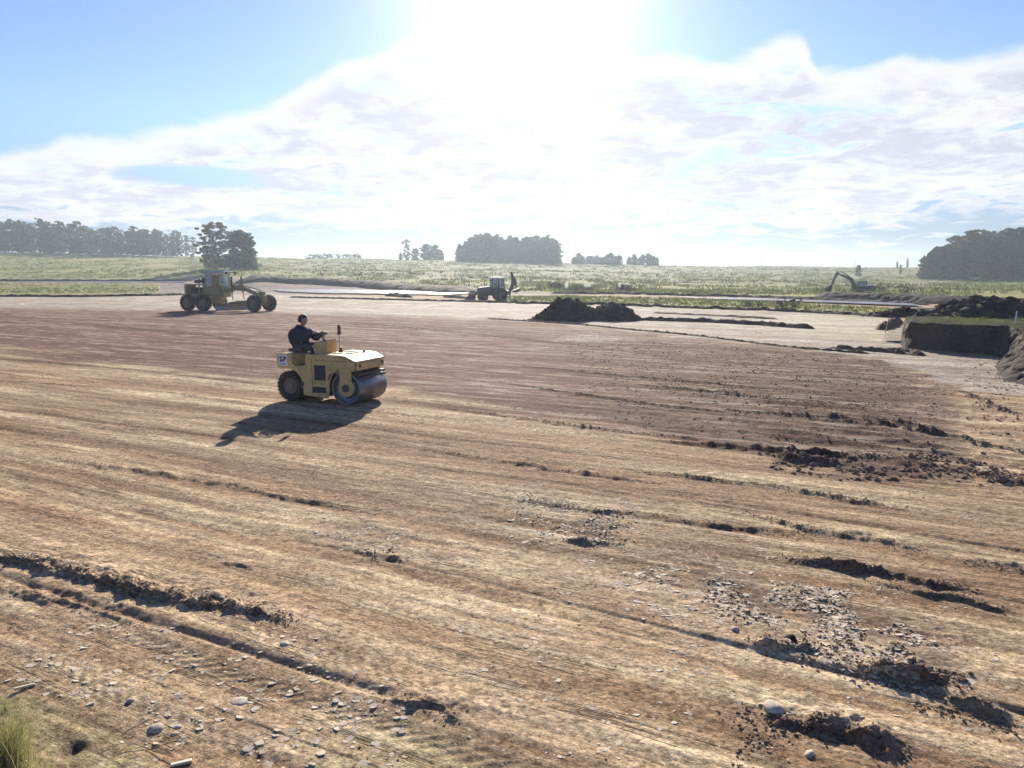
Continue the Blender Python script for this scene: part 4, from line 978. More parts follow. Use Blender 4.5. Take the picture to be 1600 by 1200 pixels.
# posts and poles
M_wood = paint('weathered_wood', (.42,.37,.30), .8, dirt_amt=.4, scale=12)
M_white = paint('white_paint_and_glare', (.75,.75,.72), .5, dirt_amt=.25)  # real white paint, except on the excavator hood, where it paints reflected light
def stake(a, b, r, name, label, mat=M_wood):
    a, b = Vector(a), Vector(b); m = MB(); d = b-a; m.beam(d.normalized()*-.15, d, r, r*.8, r*.8, r*.7); m.build(name, mat, loc=a, bevel=r*.1, label=label, cat='post')
p = G(1586, 506, 1.12); stake(p, p+Vector((.03,0,.52)), .05, 'marker_post', 'white marker post on the cut bank near the right edge', M_white)
p = on(1383, 520); stake(p, p+Vector((.16,.05,.75)), .05, 'wooden_stake', 'wooden stake leaning right in front of the cut bank, lower one')
p = on(1392, 513); stake(p, p+Vector((-.10,.1,.62)), .04, 'wooden_stake', 'wooden stake leaning left just behind the lower stake')
p = G(1427, 503, 1.12); stake(p, p+Vector((.10,0,.42)), .035, 'wooden_stake', 'short stake on the grassy left corner of the cut bank')
p = G(1421, 505, 1.12); stake(p, p+Vector((.16,0,.36)), .03, 'wooden_stake', 'thin stake leaning beside the short one on the cut bank corner')
def pole(px, d, h, label):
    root = empty('utility_pole', at_d(px, d), label=label, cat='utility pole'); m = MB(); m.cyl((0,0,-.5), (0,0,h), .16, .10, 8); m.build('pole', M_wood, root); m = MB(); m.box((0,0,h*.93), (1.7,.12,.14)); m.build('crossarm', M_wood, root)
pole(1185, 470, 5.6, 'utility pole on the horizon, tallest of the thin row right of centre')
pole(1206, 520, 4.5, 'small utility pole on the horizon just right of the tallest one')
pole(1330, 470, 5.0, 'utility pole on the horizon above the excavator')
pole(1114, 520, 4.5, 'faint utility pole on the horizon left of the tallest one')
pole(1054, 480, 5.0, 'faint utility pole at the right end of the hazy tree row')

# ------------------------------------------------------------------ machines
M_yel = paint('faded_yellow_paint', (.70,.47,.17), .5, (.36,.25,.15), .8, scale=3, bump=.15)
M_yel2 = paint('old_ochre_paint', (.34,.28,.12), .65, (.24,.19,.12), .7, scale=2)
M_tyre = paint('rubber', (.022,.021,.021), .75, (.16,.12,.09), .6, scale=5, bump=.3)
M_rim = paint('dusty_rim', (.20,.16,.10), .6, (.25,.19,.13), .7)
M_steel = paint('drum_steel', (.20,.205,.235), .36, (.22,.19,.17), .4, metal=.8, scale=3)
M_iron = paint('dark_iron', (.05,.045,.045), .6, (.15,.11,.08), .5)
M_blk = paint('black_plastic', (.02,.02,.022), .5, (.10,.08,.06), .3)
M_redp = paint('red_plastic', (.15,.022,.025), .4, dirt_amt=.2)
M_decal = paint('decal_white', (.75,.74,.76), .45, dirt_amt=.15); M_ink = paint('decal_ink', (.05,.04,.13), .5, dirt_amt=.1)
M_seat = paint('seat_vinyl', (.06,.05,.045), .6, dirt_amt=.4)
M_canopy = paint('canopy_grey', (.48,.49,.52), .55, dirt_amt=.35, scale=2)
M_chrome = paint('worn_steel', (.45,.44,.43), .3, dirt_amt=.4, metal=.9)
def glass_mat():
    m, t, p = mat_new('cab_glass'); p.inputs['Base Color'].default_value = (.55,.68,.72,1); p.inputs['Roughness'].default_value = .08
    p.inputs['Transmission Weight'].default_value = .75; p.inputs['IOR'].default_value = 1.1; return m
M_glass = glass_mat()

def wheel(parent, x, y, r, w, out, tread=18, lug=.02, name='wheel', steer=0, rimmat=None):
    """tyre with tread lugs (thing > wheel > rim); out=+1/-1 side the hub faces"""
    b = MB(); h = w/2
    prof = [(r*.55, -h*.8), (r*.62, -h*.95), (r*.86, -h), (r*.97, -h*.86), (r, -h*.6), (r, h*.6), (r*.97, h*.86), (r*.86, h), (r*.62, h*.95), (r*.55, h*.8)]
    b.lathe(prof, n=36)
    for i in range(tread):
        for sd in (-1, 1):
            a = 2*math.pi*(i+(.5 if sd > 0 else 0))/tread; M = Matrix.Rotation(a, 4, 'Y') @ Matrix.Translation((r+lug*.2, sd*h*.45, 0)) @ Matrix.Rotation(sd*.5, 4, 'X')
            b.box((0,0,0), (lug*1.6, h*1.0, r*.12), M=M)
    o = b.build(name, M_tyre, parent); o.location = (x, y, r); o.rotation_euler = (0, 0, steer)
    b = MB(); s = out
    b.lathe([(r*.56, h*.8*s), (r*.54, h*.55*s), (r*.30, h*.35*s), (r*.27, h*.75*s), (r*.20, h*.85*s), (.001, h*.85*s)], n=24); b.lathe([(r*.55, -h*.8*s), (r*.5, -h*.3*s), (.001, -h*.3*s)], n=24)
    for k in range(6):
        a = k*math.pi/3; b.cyl((math.cos(a)*r*.38, h*.38*s, math.sin(a)*r*.38), (math.cos(a)*r*.38, h*.5*s, math.sin(a)*r*.38), r*.04, n=6)
    b.build('rim', rimmat or M_rim, o); return o

def skin(name, chains, mat, parent=None, sub=2, root=0, **kw):
    """chains: list of [(x,y,z,r),...]; equal points are welded; grown into one surface"""
    V = []; E = []; Rr = []; ix = {}
    def vid(p):
        k = tuple(round(c, 4) for c in p[:3])
        if k not in ix: ix[k] = len(V); V.append(k); Rr.append(p[3])
        return ix[k]
    for ch in chains:
        ids = [vid(p) for p in ch]; E += [(a, b) for a, b in zip(ids, ids[1:])]
    me = bpy.data.meshes.new(name); me.from_pydata(V, E, []); me.update(); o = link(name, me, mat, parent, **kw)
    m = o.modifiers.new('skin', 'SKIN'); m.use_smooth_shade = True
    for i, r in enumerate(Rr):
        sv = me.skin_vertices[0].data[i]; sv.radius = (r, r) if not hasattr(r, '__len__') else r; sv.use_root = (i == root)
    s = o.modifiers.new('sub', 'SUBSURF'); s.levels = sub; s.render_levels = sub
    return o

def roller():
    root = empty('road_roller', (0,0,0), label='yellow ride-on road roller with a wide smooth steel front drum and a driver', cat='road roller')
    W = .64
    def arc(cx, cz, r, a0, a1, n): return [(cx+r*math.cos(R(a0+(a1-a0)*i/n)), cz+r*math.sin(R(a0+(a1-a0)*i/n))) for i in range(n+1)]
    # near and far side plates, with wheel arches and the foot well notch
    prof = [(-1.12,.80)]+[(-.98,.80)]+arc(-.83,.37,.43,110,2,9)+[(-.38,.17),(.30,.13)]+arc(.80,.40,.46,190,120,8)[0:]+[(.66,.83),(1.04,.80),(1.05,1.00),(.78,1.09),(.60,1.12),(-.30,1.15),(-.30,.93),(-.34,.88),(-.62,.86),(-.68,.90),(-.69,1.15),(-1.14,1.15)]
    for nm, y0, y1 in (('side_plate', -W, -W+.05), ('side_plate', W-.05, W)):
        b = MB(); b.prism(prof, y0, y1); b.build(nm, M_yel, root, bevel=.012)
    b = MB(); b.prism([(-.30,.55),(.62,.75),(1.03,.82),(1.04,.99),(.77,1.08),(.60,1.11),(-.30,1.13)], -W+.052, W-.052); b.build('engine_cover', M_yel, root, bevel=.02)
    b = MB(); b.prism([(.14,1.125),(.66,1.122),(.80,1.10),(1.07,1.01),(1.09,.99),(1.09,1.035),(.82,1.145),(.68,1.16),(.14,1.165)], -W-.012, W+.012); h = b.build('hood', M_yel, root, bevel=.015)
    b = MB()
    for x, y, sx, sy in ((.35,-.25,.22,.16),(.35,.25,.22,.16),(.62,0,.12,.5)): b.box((x, y, 1.172), (sx, sy, .012))
    b.build('hood_vent', M_yel2, h)
    b = MB(); b.box((1.075,0,.90), (.05, 1.18, .17)); fp = b.build('front_panel', M_yel, root, bevel=.01)
    for y in (-.48, .48):
        b = MB(); b.cyl((1.10,y,.92), (1.115,y,.92), .035, n=14); b.build('lamp', M_blk, fp)
    b = MB(); b.prism([(-1.13,.82),(-.70,.82),(-.70,1.12),(-1.13,1.13)], -W+.052, W-.052); b.build('rear_tank', M_yel, root, bevel=.02)
    b = MB(); b.box((-.50,0,.84), (.40, 1.16, .05)); b.box((-.1,0,.33), (.5,1.1,.34)); b.box((-.45,0,.55), (.5,.9,.5)); b.build('floor_plate', M_iron, root)
    # grille, lower slot, round opening on each side
    for s in (-1, 1):
        b = MB(); b.box((.10, s*(W+.004), .73), (.31, .02, .36)); g = b.build('grille', M_blk, root, bevel=.01)
        b = MB()
        for k in range(9): b.box((.10, s*(W+.018), .585+k*.036), (.28, .010, .012), rot=(.5*s,0,0))
        b.build('louvres', M_iron, g)
        b = MB(); b.box((.07, s*(W+.004), .32), (.38, .02, .14)); b.build('battery_slot', M_blk, root, bevel=.008)
        b = MB(); b.cyl((-.40, s*(W-.002), .45), (-.40, s*(W+.012), .45), .05, n=18); b.build('filler_hole', M_blk, root)
    # decal with two dark letter shapes on the near rear corner
    b = MB(); b.box((-.94, -W-.006, .985), (.25, .01, .27)); dc = b.build('decal', M_decal, root)
    b = MB(); y0, y1 = -W-.016, -W-.011
    for P in ([(-1.04,1.075),(-.94,1.075),(-.955,1.045),(-.975,1.045),(-1.01,.975),(-1.035,.985),(-1.0,1.045),(-1.04,1.045)], [(-.965,.96),(-.93,.96),(-.905,1.03),(-.93,1.03)], [(-.93,1.075),(-.86,1.075),(-.84,1.05),(-.85,1.01),(-.90,.995),(-.91,.955),(-.935,.955),(-.905,1.045),(-.925,1.045)], [(-1.02,.965),(-.975,1.01),(-.955,.985),(-.99,.945),(-1.02,.945)]):
        b.prism([p for p in reversed(P)], y0, y1)
    b.build('lettering', M_ink, dc)
    b = MB()
    for k in range(3): b.box((-.94, -W-.0135, .885+k*.014), (.17-.03*k, .004, .005))
    b.build('small_print', M_ink, dc)
    # drum with end yokes
    r = .385; b = MB(); b.lathe([(r-.045,-.60),(r-.01,-.605),(r,-.60),(r,.60),(r-.01,.605),(r-.045,.60)], n=64)
    b.lathe([(r-.045,-.60),(r-.05,-.52),(.20,-.50),(.18,-.56),(.001,-.56)], n=40); b.lathe([(r-.045,.60),(r-.05,.52),(.20,.50),(.18,.56),(.001,.56)], n=40)
    d = b.build('drum', M_steel, root); d.location = (.78, 0, r)
    for s in (-1, 1):
        b = MB(); b.cyl((.82, s*.60, .40), (.82, s*.66, .40), .20, n=28); b.box((.80, s*.63, .66), (.30, .055, .44)); b.build('yoke', M_yel, root, bevel=.012)
        b = MB(); b.cyl((.82, s*.665, .40), (.82, s*.69, .40), .09, n=16); b.build('hub_cap', M_iron, root)
    b = MB(); b.box((1.13,0,.64), (.03,1.16,.05)); b.box((1.07,0,.72), (.10,1.2,.05)); b.build('scraper', M_iron, root)
    for y in (-.47, -.19, .19, .47): wheel(root, -.83, y, .355, .24, -1 if y < 0 else 1, 24, .012)
    # console, wheel, levers, beacon, seat
    b = MB(); b.prism([(-.46,1.12),(-.02,1.12),(.02,1.44),(-.34,1.38),(-.44,1.30)], -.20, .24); cn = b.build('console', M_yel, root, bevel=.012)
    b = MB(); b.box((-.16,.02,1.425), (.36,.40,.012), rot=(0,-.165,0)); b.build('dashboard', M_blk, cn)
    b = MB(); n = 20; c0 = Vector((-.30,.02,1.56)); q = Euler((0,-.42,0)).to_matrix()
    ring = [c0+q @ Vector((math.cos(i*2*math.pi/n)*.17, math.sin(i*2*math.pi/n)*.17, 0)) for i in range(n+1)]; b.tube(ring, .013, 6); b.cyl(c0, (-.20,.02,1.38), .018, n=8)
    for k in (0, 7, 13): b.cyl(c0, ring[k], .009, n=6)
    b.build('steering_wheel', M_blk, root)
    b = MB(); b.cyl((-.05,-.17,1.42), (-.10,-.17,1.58), .010, n=6); b.cyl((-.10,-.17,1.58), (-.105,-.17,1.61), .022, n=8); b.build('lever', M_blk, root)
    b = MB(); b.cyl((.15,.12,1.13), (.15,.12,1.60), .012, n=8); b.build('beacon_pole', M_chrome, root)
    b = MB(); b.cyl((.15,.12,1.58), (.15,.12,1.62), .05, n=14); b.cyl((.15,.12,1.62), (.15,.12,1.80), .043, .036, n=14); b.cyl((.15,.12,1.80), (.15,.12,1.82), .036, .015, n=14); b.build('beacon', M_redp, root)
    b = MB(); b.cyl((.20,.10,1.165), (.20,.10,1.21), .06, n=14); b.cyl((.20,.10,1.21), (.20,.10,1.27), .03, .045, n=12); b.build('filler_cap', M_redp, root)
    b = MB(); b.box((-.90,0,1.19), (.40,.46,.09)); b.build('seat', M_seat, root, bevel=.02)
    for s in (-1, 1):
        b = MB()
        for x, z in [(-.64,.82),(-.64,.55),(-.30,.80),(.45,.95),(.60,.95),(-.20,.24),(.28,.24),(.35,.62),(-.20,1.05),(.0,1.05),(.2,1.05)]: b.cyl((x, s*(W-.001), z), (x, s*(W+.012), z), .011, n=8)
        b.build('bolts', M_iron, root)
        for c_, z_ in (((-.12, s*(W+.003), .62), (.008,.008,.85)), ((.40, s*(W+.003), 1.02), (.9,.008,.008))):
            b = MB(); b.box(c_, z_); b.build('panel_seam', M_iron, root)
        b = MB(); b.tube([(-.55, s*.5, 1.15),(-.55, s*.5, 1.17),(-.2, s*.52, 1.17)], .012, 6); b.build('grab_rail', M_iron, root)
    b = MB(); b.tube([(.34,-.66,.58),(.40,-.67,.70),(.52,-.66,.74),(.62,-.665,.66)], .014, 6); b.tube([(-.5,-.30,.30),(-.2,-.34,.16),(.2,-.34,.16),(.4,-.3,.3)], .02, 6); b.build('hydraulic_hose', M_blk, root)
    b = MB(); b.cyl((.72,.30,1.12), (.72,.30,1.22), .028, n=10); b.build('exhaust_pipe', M_iron, root)
    return root

def driver(parent_mw):
    root = empty('person', (0,0,0), label='driver in a dark navy jacket seated on the road roller, one arm on the wheel', cat='person')
    M_skin = paint('skin', (.42,.25,.17), .5, dirt_amt=.1); M_jack = paint('navy_jacket', (.016,.022,.045), .85, (.06,.06,.08), .3, scale=9, bump=.5); M_tr = paint('work_trousers', (.045,.05,.065), .85, (.16,.13,.10), .5, bump=.4)
    M_hair = paint('dark_hair', (.025,.02,.018), .7, dirt_amt=.1); M_boot = paint('boots', (.03,.022,.018), .6, dirt_amt=.6); M_str = paint('jacket_stripe', (.45,.46,.5), .6, dirt_amt=.2)
    hx, hz_ = -.78, 1.80
    hip = (-.92,0,1.30)
    # body: one continuous surface (torso, neck, head, arms with fingers, legs)
    ch = [[(-.92,0,1.30,.13),(-.93,0,1.42,.125),(-.91,0,1.56,.135),(-.87,0,1.655,.085),(-.84,0,1.72,.05),(-.82,0,1.76,.052),(-.80,0,1.82,.10),(-.80,0,1.895,.095),(-.81,0,1.94,.045)]]
    hands = []
    for s, wx, wy, wz in ((-1,-.36,-.13,1.60),(1,-.36,.15,1.58)):
        sh = (-.88,s*.19,1.60,.062); el = (-.66,s*.27,1.44 if s < 0 else 1.42,.045); wr = (wx-.07,wy,wz-.01,.027); pm_ = (wx,wy,wz,.032)
        ch.append([(-.91,0,1.56,.135),sh,el,wr,pm_]); p = Vector(pm_[:3])
        for k in range(4):
            o = (k-1.5)*.019*-s; L = (.9,1.0,.95,.75)[k]
            ch.append([pm_, (p.x+.03,p.y+o,p.z+.004,.010), (p.x+.055*L,p.y+o*1.1,p.z-.012,.009), (p.x+.05*L,p.y+o*1.1,p.z-.036,.008)])
        ch.append([pm_, (p.x+.005,p.y-s*.028,p.z-.004,.011), (p.x+.025,p.y-s*.036,p.z-.02,.009)])
    for s in (-1, 1): ch.append([(-.92,0,1.30,.13), (-.86,s*.10,1.27,.085), (-.50,s*.15,1.26,.065), (-.44,s*.15,1.08,.052), (-.42,s*.15,.94,.04), (-.34,s*.15,.90,.035)])
    ch.append([(-.80,0,1.82,.10), (-.715,0,1.825,.02)])
    for s in (-1, 1): ch.append([(-.80,0,1.82,.10), (-.805,s*.088,1.825,.016)])
    skin('body', ch, M_skin, root, 1)
    # jacket
    ch = [[(-.92,0,1.25,.215),(-.95,0,1.42,.225),(-.92,0,1.56,.225),(-.87,0,1.68,.14),(-.84,0,1.74,.10)]]
    for s, wx, wy, wz in ((-1,-.36,-.13,1.60),(1,-.36,.15,1.58)):
        ch.append([(-.92,0,1.56,.225),(-.87,s*.22,1.61,.12),(-.77,s*.27,1.51,.095),(-.66,s*.27,1.44 if s < 0 else 1.42,.085),(-.54,s*.20,1.52,.07),(wx-.10,wy-s*-.0,wz-.015,.040)])
    jk = skin('jacket', ch, M_jack, root, 2)
    b = MB(); b.tube([(-.80,-.10,1.60),(-.76,-.145,1.50),(-.765,-.155,1.38),(-.79,-.15,1.28)], .010, 5); b.build('piping', M_str, jk)
    ch = [[(-.92,0,1.28,.15), (-.86,-.10,1.27,.10), (-.50,-.15,1.27,.082), (-.445,-.15,1.10,.068), (-.42,-.15,.98,.06)], [(-.92,0,1.28,.15), (-.86,.10,1.27,.10), (-.50,.15,1.27,.082), (-.445,.15,1.10,.068), (-.42,.15,.98,.06)]]
    skin('trousers', ch, M_tr, root, 2)
    for s in (-1, 1): skin('boot', [[(-.425,s*.15,.99,.055), (-.42,s*.15,.925,.055), (-.36,s*.15,.905,.045), (-.27,s*.15,.90,.035)]], M_boot, root, 1)
    # hair cap over back and top of the head
    bm = bmesh.new(); bmesh.ops.create_uvsphere(bm, u_segments=24, v_segments=16, radius=1)
    for v in bm.verts:
        n = 1+.04*float(pn(v.co.x*4+v.co.z*3, v.co.y*4, 3)); v.co = Vector((v.co.x*.120*n, v.co.y*.112*n, v.co.z*.125*n))
    bmesh.ops.delete(bm, geom=[v for v in bm.verts if (v.co.x > .045 and v.co.z < .045) or v.co.z < -.055], context='VERTS')
    me = bpy.data.meshes.new('hair'); bm.to_mesh(me); bm.free()
    for p in me.polygons: p.use_smooth = True
    link('hair', me, M_hair, root, loc=(-.812,0,1.858))
    b = MB()
    for s in (-1, 1): b.lathe([(.001,-.012),(.009,-.007),(.012,0),(.009,.007),(.001,.012)], c=(-.722,s*.032,1.85), axis='x', n=8)
    b.build('eyes', M_ink, root)
    b = MB(); b.box((-.715,0,1.785), (.012,.045,.008)); b.build('mouth', M_redp, root)
    root.matrix_world = parent_mw @ Matrix.Translation((-.9,0,1.22)) @ Matrix.Scale(1.10, 4) @ Matrix.Translation((.9,0,-1.22))
    return root
ro = roller(); rmw = Matrix.Translation((-4.52, 19.68, .012)) @ Matrix.Rotation(R(-22), 4, 'Z') @ Matrix.Scale(1.035, 4)
ro.matrix_world = rmw; driver(rmw)

def grader():
    root = empty('motor_grader', (0,0,0), label='old ochre motor grader with six wheels and a grey cab roof at left', cat='motor grader')
    rw = .64
    for y in (-.98, .98):
        for x in (-3.45, -1.95): wheel(root, x, y, rw, .40, -1 if y < 0 else 1, 16, .03, rimmat=M_rim)
        wheel(root, 2.85, y*.98, rw, .38, -1 if y < 0 else 1, 16, .025, steer=R(-6), rimmat=M_rim)
        b = MB(); b.box((-2.7, y*.72, .66), (1.9,.16,.34)); b.build('tandem_case', M_yel2, root, bevel=.03)
    b = MB(); b.box((-2.7,0,.95), (3.1,.75,.26)); b.box((-1.15,0,1.0), (.6,1.0,.5)); b.cyl((-2.7,-.8,.66), (-2.7,.8,.66), .14, n=12); b.build('rear_frame', M_yel2, root, bevel=.02)
    b = MB(); b.beam((-4.3,-.5,.95), (-4.3,.5,.95), .12,.12); b.beam((-4.5,0,.92), (-4.1,0,.92), .5,.10); b.box((-4.55,0,.9), (.12,.14,.12)); b.build('drawbar', M_iron, root)
    # engine bay: posts, radiator, hood top, open sides with engine block
    b = MB(); b.box((-4.05,0,1.52), (.16,1.06,1.0)); b.build('radiator_housing', M_yel2, root, bevel=.03)
    b = MB(); b.box((-3.05,0,2.10), (2.15,1.10,.07)); b.box((-3.05,0,2.06), (2.0,.9,.05)); b.build('engine_hood', M_yel2, root, bevel=.02)
    b = MB()
    for s in (-1, 1):
        b.box((-3.95,s*.52,1.60), (.14,.04,.95)); b.box((-2.15,s*.52,1.60), (.28,.04,.95)); b.box((-3.05,s*.52,1.22), (1.9,.04,.24)); b.box((-2.65,s*.52,1.65), (.10,.04,.9))
    b.build('engine_side_panel', M_yel2, root, bevel=.01)
    b = MB(); b.box((-3.0,0,1.55), (1.4,.62,.62)); b.cyl((-3.4,-.36,1.7), (-2.7,-.36,1.7), .10, n=12); b.box((-2.5,-.3,1.45), (.25,.3,.4)); b.build('engine', M_iron, root, bevel=.03)
    b = MB(); b.cyl((-3.5,.1,2.30), (-2.95,.1,2.34), .14, n=14); b.cyl((-3.6,.1,2.30), (-3.5,.1,2.3), .07, n=10); b.cyl((-2.9,-.15,2.1), (-2.9,-.15,2.55), .05, n=10); b.build('muffler', M_iron, root)
    b = MB(); b.cyl((-2.45,-.2,2.12), (-2.45,-.2,2.62), .13, n=14); b.build('air_cleaner', M_iron, root)
    b = MB(); b.lathe([(.001,.0),(.15,.0),(.16,.07),(.10,.12),(.001,.13)], c=(-2.45,-.2,2.62), axis='z', n=16); b.build('precleaner_cap', M_canopy, root)
    b = MB(); b.cyl((-1.95,.42,1.1), (-1.95,.42,1.75), .25, n=14); b.box((-2.02,-.45,1.35), (.5,.25,.5)); b.build('fuel_tank', M_yel2, root, bevel=.02)
    # cab
    b = MB(); b.box((-1.25,0,1.62), (1.35,1.30,.72)); b.box((-.50,0,1.35), (.35,.9,.5)); b.build('cab_body', M_yel2, root, bevel=.03)
    b = MB()
    for x, y in ((-1.9,-.62),(-1.9,.62),(-1.28,-.62),(-1.28,.62),(-.62,-.62),(-.62,.62)): b.beam((x,y,1.95), (x*.99,y*.97,2.98), .07,.07)
    b.beam((-1.9,-.62,1.99), (-1.9,.62,1.99), .06,.06); b.beam((-.62,-.62,1.99), (-.62,.62,1.99), .06,.06); b.build('cab_frame', M_yel2, root)
    b = MB(); b.box((-1.58,-.64,2.46), (.52,.02,.90)); b.build('side_window', M_canopy, root)
    b = MB(); b.box((-.92,-.63,2.35), (.58,.02,1.0)); b.build('door', M_yel2, root)
    b = MB(); b.box((-1.58,.63,2.46), (.52,.015,.90)); b.box((-.63,0,2.5), (.015,1.1,.85)); b.build('window', M_glass, root)
    b = MB(); b.box((-1.15,0,3.05), (2.35,1.55,.13)); b.box((-1.15,0,3.13), (1.9,1.2,.06)); rf = b.build('canopy_roof', M_canopy, root, bevel=.03)
    for y in (-.55, .55):
        b = MB(); b.cyl((.0,y,3.02), (.12,y,3.0), .10, n=14); b.beam((-.02,y,2.9), (-.02,y,3.05), .04,.04); b.build('work_lamp', M_blk, rf)
    b = MB(); b.box((-1.2,0,2.0), (.5,.5,.12)); b.box((-1.45,0,2.25), (.12,.48,.5)); b.build('seat', M_seat, root, bevel=.03)
    b = MB(); n = 16; c0 = Vector((-.72,0,2.42)); ring = [c0+Vector((math.sin(i*2*math.pi/n)*.07, math.cos(i*2*math.pi/n)*.22, math.sin(i*2*math.pi/n)*.20)) for i in range(n+1)]; b.tube(ring, .02, 5); b.cyl(c0, (-.5,0,1.9), .035, n=8); b.build('steering_wheel', M_blk, root)
    # control levers console in front of the cab
    b = MB()
    for k in range(8): b.cyl((-.45,-.42+k*.12,1.6), (-.55,-.42+k*.12,2.25), .018, n=5)
    b.build('control_levers', M_chrome, root)
    # gooseneck frame
    b = MB(); b.beam((-.9,0,1.35), (.35,0,1.78), .42,.36,.36,.30); b.beam((.30,0,1.78), (1.55,0,1.72), .34,.30); b.beam((1.50,0,1.73), (2.85,0,1.22), .34,.30,.36,.34); b.build('gooseneck_frame', M_yel2, root, bevel=.03)
    b = MB(); b.box((2.9,0,1.18), (.34,.50,.80)); b.box((3.12,0,1.0), (.12,.6,.5)); b.build('front_bolster', M_yel2, root, bevel=.03)
    b = MB(); b.beam((2.85,-.85,.60), (2.85,.85,.60), .18,.20); b.beam((2.72,-.78,.85), (2.72,.78,.85), .08,.08)
    for s in (-1, 1): b.beam((2.85,s*.78,.45), (2.85,s*.70,.92), .16,.14)
    b.build('front_axle', M_yel2, root, bevel=.01)
    # blade lift posts and cylinders
    b = MB()
    for s in (-1, 1): b.beam((.55,s*.16,1.85), (.55,s*.62,2.22), .14,.14); b.beam((.55,s*.60,2.0), (.55,s*.60,2.62), .13,.13)
    b.build('lift_bracket', M_yel2, root, bevel=.01)
    for s in (-1, 1):
        b = MB(); b.cyl((.55,s*.60,2.7), (.62,s*.66,1.5), .07, n=10); b.cyl((.62,s*.66,1.5), (.70,s*.70,.9), .035, n=8); b.build('lift_cylinder', M_iron, root)
    b = MB(); b.beam((2.7,0,.80), (.9,-.55,.74), .13,.13); b.beam((2.7,0,.80), (.9,.55,.74), .13,.13); b.beam((.9,-.6,.76), (.9,.6,.76), .14,.14); b.build('draft_frame', M_yel2, root, bevel=.01)
    b = MB(); b.lathe([(.58,0),(.66,0),(.66,.10),(.58,.10),(.58,0)], c=(.55,0,.62), axis='z', n=32); b.build('circle_gear', M_iron, root)
    a = R(28); cs, sn = math.cos(a), math.sin(a); b = MB(); m = 7; vs = []
    for y in (-1.75, 1.75):
        for k in range(m+1):
            t = k/m; x = .14*math.cos(math.pi*(.5+t))*1.0-.02; z = .05+.58*t; vs.append((.55+x*cs+y*sn*1, -x*sn+y*cs, z))
    for y in (-1.75, 1.75):
        for k in range(m+1):
            t = k/m; x = .14*math.cos(math.pi*(.5+t))-.055; z = .05+.58*t; vs.append((.55+x*cs+y*sn, -x*sn+y*cs, z))
    q = m+1; fs = [(k, k+1, q+k+1, q+k) for k in range(m)]+[(2*q+k, 3*q+k, 3*q+k+1, 2*q+k+1) for k in range(m)]+[(m, q+m, 3*q+m, 2*q+m), (0, 2*q, 3*q, q)]
    fs += [(k, 2*q+k, 2*q+k+1, k+1) for k in range(m)]+[(q+k, q+k+1, 3*q+k+1, 3*q+k) for k in range(m)]
    b._add(vs, fs); b.build('blade', M_chrome, root)
    b = MB(); b.beam((.2,-.9,.35), (.2,-.9,.9), .1,.1); b.box((-.35,-.70,.62), (.55,.35,.08)); b.box((-.35,-.72,.95), (.5,.3,.06)); b.build('step', M_yel2, root)
    b = MB(); b.tube([(.3,.15,2.0),(1.2,.15,1.95),(2.3,.15,1.75),(2.8,.15,1.6)], .03, 5); b.tube([(.3,-.1,1.98),(1.2,-.1,1.93),(2.3,-.1,1.6),(2.8,-.1,1.5)], .025, 5); b.build('hydraulic_lines', M_iron, root)
    return root
gr = grader(); gr.location = (-24.0, 67.8, .02); gr.rotation_euler = (0, 0, R(-19)); gr.scale = (1.07,)*3

